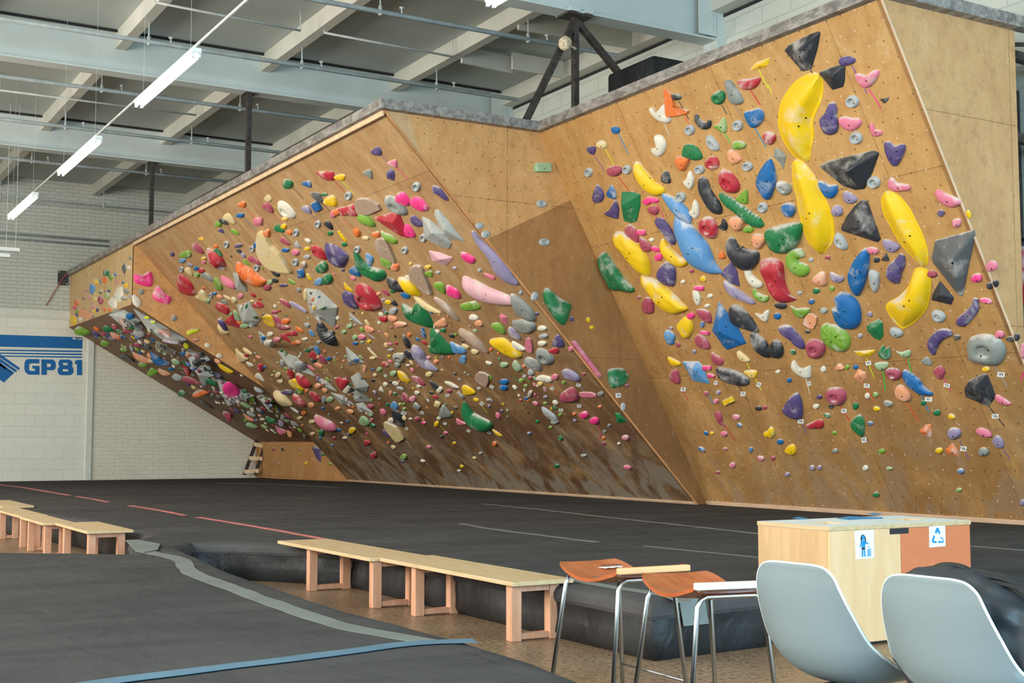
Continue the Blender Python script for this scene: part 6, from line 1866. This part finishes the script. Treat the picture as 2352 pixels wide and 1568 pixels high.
def build_hold(h, seed):
    """returns (bmesh in plane coordinates around loc, matrix)"""
    P = PL[h['pl']]; cx, cy = h['c']
    if not h['vol']:
        R = ray(cx, cy); best = None
        for bvh, M_ in VOLBVH:
            q, n_, _, d_ = bvh.ray_cast(EY, R)
            if q is not None and (best is None or d_ < best[2]): best = (q, n_, d_)
        if best and h['pl'] in 'MU':
            n_ = best[1] if best[1].dot(R) < 0 else -best[1]; v0 = Vector((0, 0, 1)); u = v0.cross(n_).normalized(); v = n_.cross(u).normalized()
            P = dict(o=best[0], u=u, v=v, n=n_, d=n_.dot(best[0]))
    dist_ = (hit(cx, cy, P['n'], P['d'])-EY).length; tilt = h['pl'] == 'U' and P is PL['U']
    if tilt:                                            # stubby holds seen from the side: their faces look outward and down, roots sunk in the roof
        q = hit(cx, cy, P['n'], P['d']); back_ = (EY-q).normalized(); n_ = (P['n']*.45+back_*.75).normalized(); u = Vector((0, 0, 1)).cross(n_).normalized(); roof = P
        rr0 = 1.15*math.sqrt(h['sz']/math.pi)*dist_/FL; L_ = .02
        for _ in range(60):
            q2 = q+back_*L_; P = dict(o=q2, u=u, v=n_.cross(u).normalized(), n=n_, d=n_.dot(q2)); ds = [roof['n'].dot(hit(p[0], p[1], n_, P['d']))-roof['d'] for p in h['pts']]
            if sorted(ds)[len(ds)//5] > -.02: break
            L_ += .05*rr0+.01
        zback = -(max(ds)+.02)/max(.3, n_.dot(roof['n']))
    k = h['kind']; raw = [to_plane(P, p[0], p[1]) for p in h['pts']]
    if k in 'SkZ' and len(h['pts'][0]) > 2:
        r0 = []
        for p in h['pts']:
            a = to_plane(P, p[0], p[1]); 
            r0.append(a)
        ws = []
        for i, p in enumerate(h['pts']):
            a, b = h['pts'][max(0, i-1)], h['pts'][min(len(h['pts'])-1, i+1)]; t_ = Vector((b[0]-a[0], b[1]-a[1])).normalized(); s = Vector((-t_.y, t_.x))*p[2]
            ws.append((to_plane(P, p[0]+s.x, p[1]+s.y)-to_plane(P, p[0]-s.x, p[1]-s.y)).length/2)
        hh = max(ws)*(.72 if k != 'Z' else .52); pts = [(to_plane(P, p[0], p[1], hh*.35)) for p in h['pts']]; o2 = sum(pts, Vector((0, 0)))/len(pts)
        bm = bmesh.new(); sp = [(p.x-o2.x, p.y-o2.y, w_) for p, w_ in zip(pts, ws)]
        ext = []
        for (i0, i1) in ((0, 1), (-1, -2)):
            a, b = Vector(sp[i0][:2]), Vector(sp[i1][:2]); d_ = (a-b).normalized()*sp[i0][2]*.55; ext.append((a.x+d_.x, a.y+d_.y, sp[i0][2]*.25))
        spine(bm, [ext[0]]+sp+[ext[1]], hh, k == 'Z', k == 'k')
    else:
        r = math.sqrt(parea(raw)/math.pi); r = min(r, 1.15*math.sqrt(h['sz']/math.pi)*dist_/FL)
        hh = HF.get(k, .6)*r
        if h['vol']: hh = .62*r if not tilt else .45*r
        hh = min(hh, .42); off = hh*.35 if not h['vol'] else 0
        pts = [to_plane(P, p[0], p[1], off) for p in h['pts']]; o2 = sum(pts, Vector((0, 0)))/len(pts); pts = [p-o2 for p in pts]
        ap = (to_plane(P, *h['ap'], hh if k in 'PM' else hh*.6)-o2) if h['ap'] else Vector((0, .0))
        smooth = k in 'TUKXMk' or (k == 'F')
        out = [Vector(q) for q in catmull([tuple(p) for p in pts], 3 if len(pts) > 6 else 4)] if smooth and k != 'F' else pts
        if k == 'F': out = [Vector(q) for q in catmull([tuple(p) for p in pts], 2)]
        if k == 'X' or k == 'x':
            if not h['ap']: ap = Vector((-.12*r, -.1*r))
        bm = bmesh.new(); pf = PROF['x' if k == 'X' else 's' if k == 'b' else 'K' if k == 'k' else k]
        if h['vol'] or k == 'P': pf = PROF['P']
        if tilt: pf = [(.25, zback/hh), (.10, zback*.4/hh)]+pf
        dome(bm, out, ap, hh, pf, seed*1.7, .22 if k in 'TelU' and not h['vol'] else 0, 9 if k in 'Kk' else 0)
    mat4 = Matrix.Translation(P['o']+P['u']*o2.x+P['v']*o2.y) @ Matrix(((P['u'].x, P['v'].x, P['n'].x, 0), (P['u'].y, P['v'].y, P['n'].y, 0), (P['u'].z, P['v'].z, P['n'].z, 0), (0, 0, 0, 1)))
    bmesh.ops.recalc_face_normals(bm, faces=bm.faces[:])
    return bm, mat4, hh
def flat_kind(h): return h['vol'] or h['kind'] in 'PFsb'
bm0 = bmesh.new(); tube(bm0, [(0, 0, -.012), (0, 0, .002)], .0085, 8); BOLT = bpy.data.meshes.new('bolt'); bm0.to_mesh(BOLT); bm0.free(); BOLT.materials.append(M_BOLT)
count = 0; rest = []
for i, h in enumerate(HOLDS):
    if not h['vol'] and count >= 300: rest.append(h); continue
    bm, mw, hh = build_hold(h, i)
    bl = None
    if not h['vol']: count += 1
    tree = BVHTree.FromBMesh(bm)
    o = obj('climbing_volume' if h['vol'] else 'climbing_hold', bm, (M_VOL[h['col']] if h['vol'] else HM[h['col']]), None, not flat_kind(h), auto=None if flat_kind(h) else 50)
    o.matrix_world = mw
    if flat_kind(h) and h['kind'] != 'F' or h['vol']:
        bv = o.modifiers.new('soft_edges', 'BEVEL'); bv.width = .012 if h['vol'] else .02; bv.segments = 2; bv.limit_method = 'ANGLE'; bv.angle_limit = math.radians(12)
    if h['vol']:
        b2 = bmesh.new(); b2.from_mesh(o.data); b2.transform(mw); VOLBVH.append((BVHTree.FromBMesh(b2), mw)); b2.free()
        tag(o, hold_label(h), 'climbing volume', 'bolt-on grey volumes')
    else:
        tag(o, hold_label(h), 'climbing hold', 'climbing holds on '+WALLN[h['pl']])
        if h['sz'] > 170:
            for (bx, by) in ([(0, 0)] if h['sz'] < 1600 else [(-.05, -.03), (.06, .03)]):
                q, n_, _, d_ = tree.ray_cast(Vector((bx+.01, by-.02, 2)), Vector((0, 0, -1)))
                if q is None: continue
                b = bpy.data.objects.new('bolt', BOLT); C.objects.link(b); b.parent = o; b.location = q+n_*.001; b.rotation_euler = n_.to_track_quat('Z', 'Y').to_euler(); s_ = 1.0 if h['sz'] < 3000 else 1.25; b.scale = (s_, s_, s_)
print('individual holds', count, 'rest', len(rest))
bm = bmesh.new(); keys = sorted({h['col'] for h in rest})
for i, h in enumerate(rest):
    b, mw, hh = build_hold(h, 500+i); b.transform(mw); me = bpy.data.meshes.new('tmp'); b.to_mesh(me); b.free(); n0 = len(bm.faces); bm.from_mesh(me); bpy.data.meshes.remove(me); bm.faces.ensure_lookup_table()
    for f in bm.faces[n0:]: f.material_index = keys.index(h['col']); f.smooth = True
st = obj('small_climbing_holds', bm, None, mats=[HM[k] for k in keys]); tag(st, 'mass of tiny coloured footholds and holds spread over all the walls', 'climbing holds', None, 'stuff')
# ------------------------------------------------------------------ tape strips and grade tags on the walls
def nearest_name(px, py, pl):
    a = min((h for h in HOLDS if h['pl'] == pl and not h['vol']), key=lambda h: math.dist(h['c'], (px, py))-.4*math.sqrt(h['sz'])); return a
used2 = set(); pl = None
for ln in TAPE_TEXT.strip().split('\n'):
    if ln[0] == '=': _, pl, ox, oy, sc = ln.split(); ox, oy, sc = float(ox), float(oy), float(sc); continue
    c, x1, y1, x2, y2, wd = ln.split(); P = PL[pl]; a = (ox+float(x1)/sc, oy+float(y1)/sc); b = (ox+float(x2)/sc, oy+float(y2)/sc); wd = float(wd)/sc*1.3
    A, B = to_plane(P, *a), to_plane(P, *b); t_ = (B-A).normalized(); s = Vector((-t_.y, t_.x)); dpx = Vector((b[0]-a[0], b[1]-a[1])).normalized(); npx = Vector((-dpx.y, dpx.x))*wd/2
    w3 = max(.008, (to_plane(P, a[0]+npx.x, a[1]+npx.y)-to_plane(P, a[0]-npx.x, a[1]-npx.y)).dot(s)); w3 = abs(w3) if abs(w3) > .008 else .012
    bm = bmesh.new(); W3 = lambda q, z: P['o']+P['u']*q.x+P['v']*q.y+P['n']*z
    prism(bm, [W3(A-s*w3/2, .0015), W3(A+s*w3/2, .0015), W3(B+s*w3/2, .0015), W3(B-s*w3/2, .0015)], P['n']*.002); bmesh.ops.recalc_face_normals(bm, faces=bm.faces[:])
    nh = sorted((h for h in HOLDS if h['pl'] == pl and not h['vol'] and h['sz'] > 60), key=lambda h: math.dist(h['c'], a)-.5*math.sqrt(h['sz']))
    lb = None
    for h in nh[:4]:
        d = h['nm'] or '%s %s hold' % (CN[h['col']], SHAPE[h['kind']])
        for f in ('%s tape strip hanging below the %s', '%s tape strip close to the %s'):
            l2 = f % (CN[c], d)
            if l2 not in used2 and len(l2.replace('-', ' ').split()) <= 16: lb = l2; break
        if lb: break
    used2.add(lb); tag(obj('tape_strip', bm, tape_mat(c)), lb or CN[c]+' tape strip on '+WALLN[pl], 'tape', 'route tape strips')
for ln in TAG_TEXT.strip().split('\n'):
    if ln[0] == '=': _, pl, ox, oy, sc = ln.split(); ox, oy, sc = float(ox), float(oy), float(sc); continue
    tx, x, y, wd, hg, an = ln.split(); P = PL[pl]; x, y, wd, hg = ox+float(x)/sc, oy+float(y)/sc, float(wd)/sc, float(hg)/sc; an = math.radians(float(an)); ca, sa = math.cos(an), math.sin(an)
    cor = [to_plane(P, x+u*wd/2*ca-v*hg/2*sa, y+u*wd/2*sa+v*hg/2*ca) for u, v in ((-1, 1), (1, 1), (1, -1), (-1, -1))]; o2 = sum(cor, Vector((0, 0)))/4
    e = empty('grade_tag', (0, 0, 0)); e.matrix_world = Matrix.Translation(P['o']+P['u']*o2.x+P['v']*o2.y+P['n']*.004) @ Matrix(((P['u'].x, P['v'].x, P['n'].x, 0), (P['u'].y, P['v'].y, P['n'].y, 0), (P['u'].z, P['v'].z, P['n'].z, 0), (0, 0, 0, 1)))
    bm = bmesh.new(); prism(bm, [(q.x-o2.x, q.y-o2.y, 0) for q in cor], (0, 0, .0015)); bmesh.ops.recalc_face_normals(bm, faces=bm.faces[:]); obj('card', bm, M_CARD, e)
    up_ = (cor[3]-cor[0]); ri = (cor[1]-cor[0]); fs = up_.length*.82
    cu = bpy.data.curves.new('lettering', 'FONT'); cu.body = tx; cu.size = fs; cu.align_x = 'CENTER'; cu.align_y = 'CENTER'; cu.extrude = .0006; cu.offset = .0005; cu.materials.append(M_BLACKINK)
    o = bpy.data.objects.new('lettering', cu); C.objects.link(o); o.parent = e; o.location = (0, 0, .0022); o.rotation_euler = (0, 0, math.atan2(ri.y, ri.x)); o.scale = (min(1, ri.length*.8/(fs*1.25)), 1, 1); to_mesh(o)
    nh = sorted((h for h in HOLDS if h['pl'] == pl and not h['vol'] and h['sz'] > 100), key=lambda h: math.dist(h['c'], (x, y))-.5*math.sqrt(h['sz']))
    for h in nh[:5]:
        lb = 'white card tag reading %s below the %s' % (tx, h['nm'] or '%s %s hold' % (CN[h['col']], SHAPE[h['kind']]))
        if lb not in used2 and len(lb.replace('-', ' ').split()) <= 16: break
    used2.add(lb); tag(e, lb, 'tag', 'grade tags')
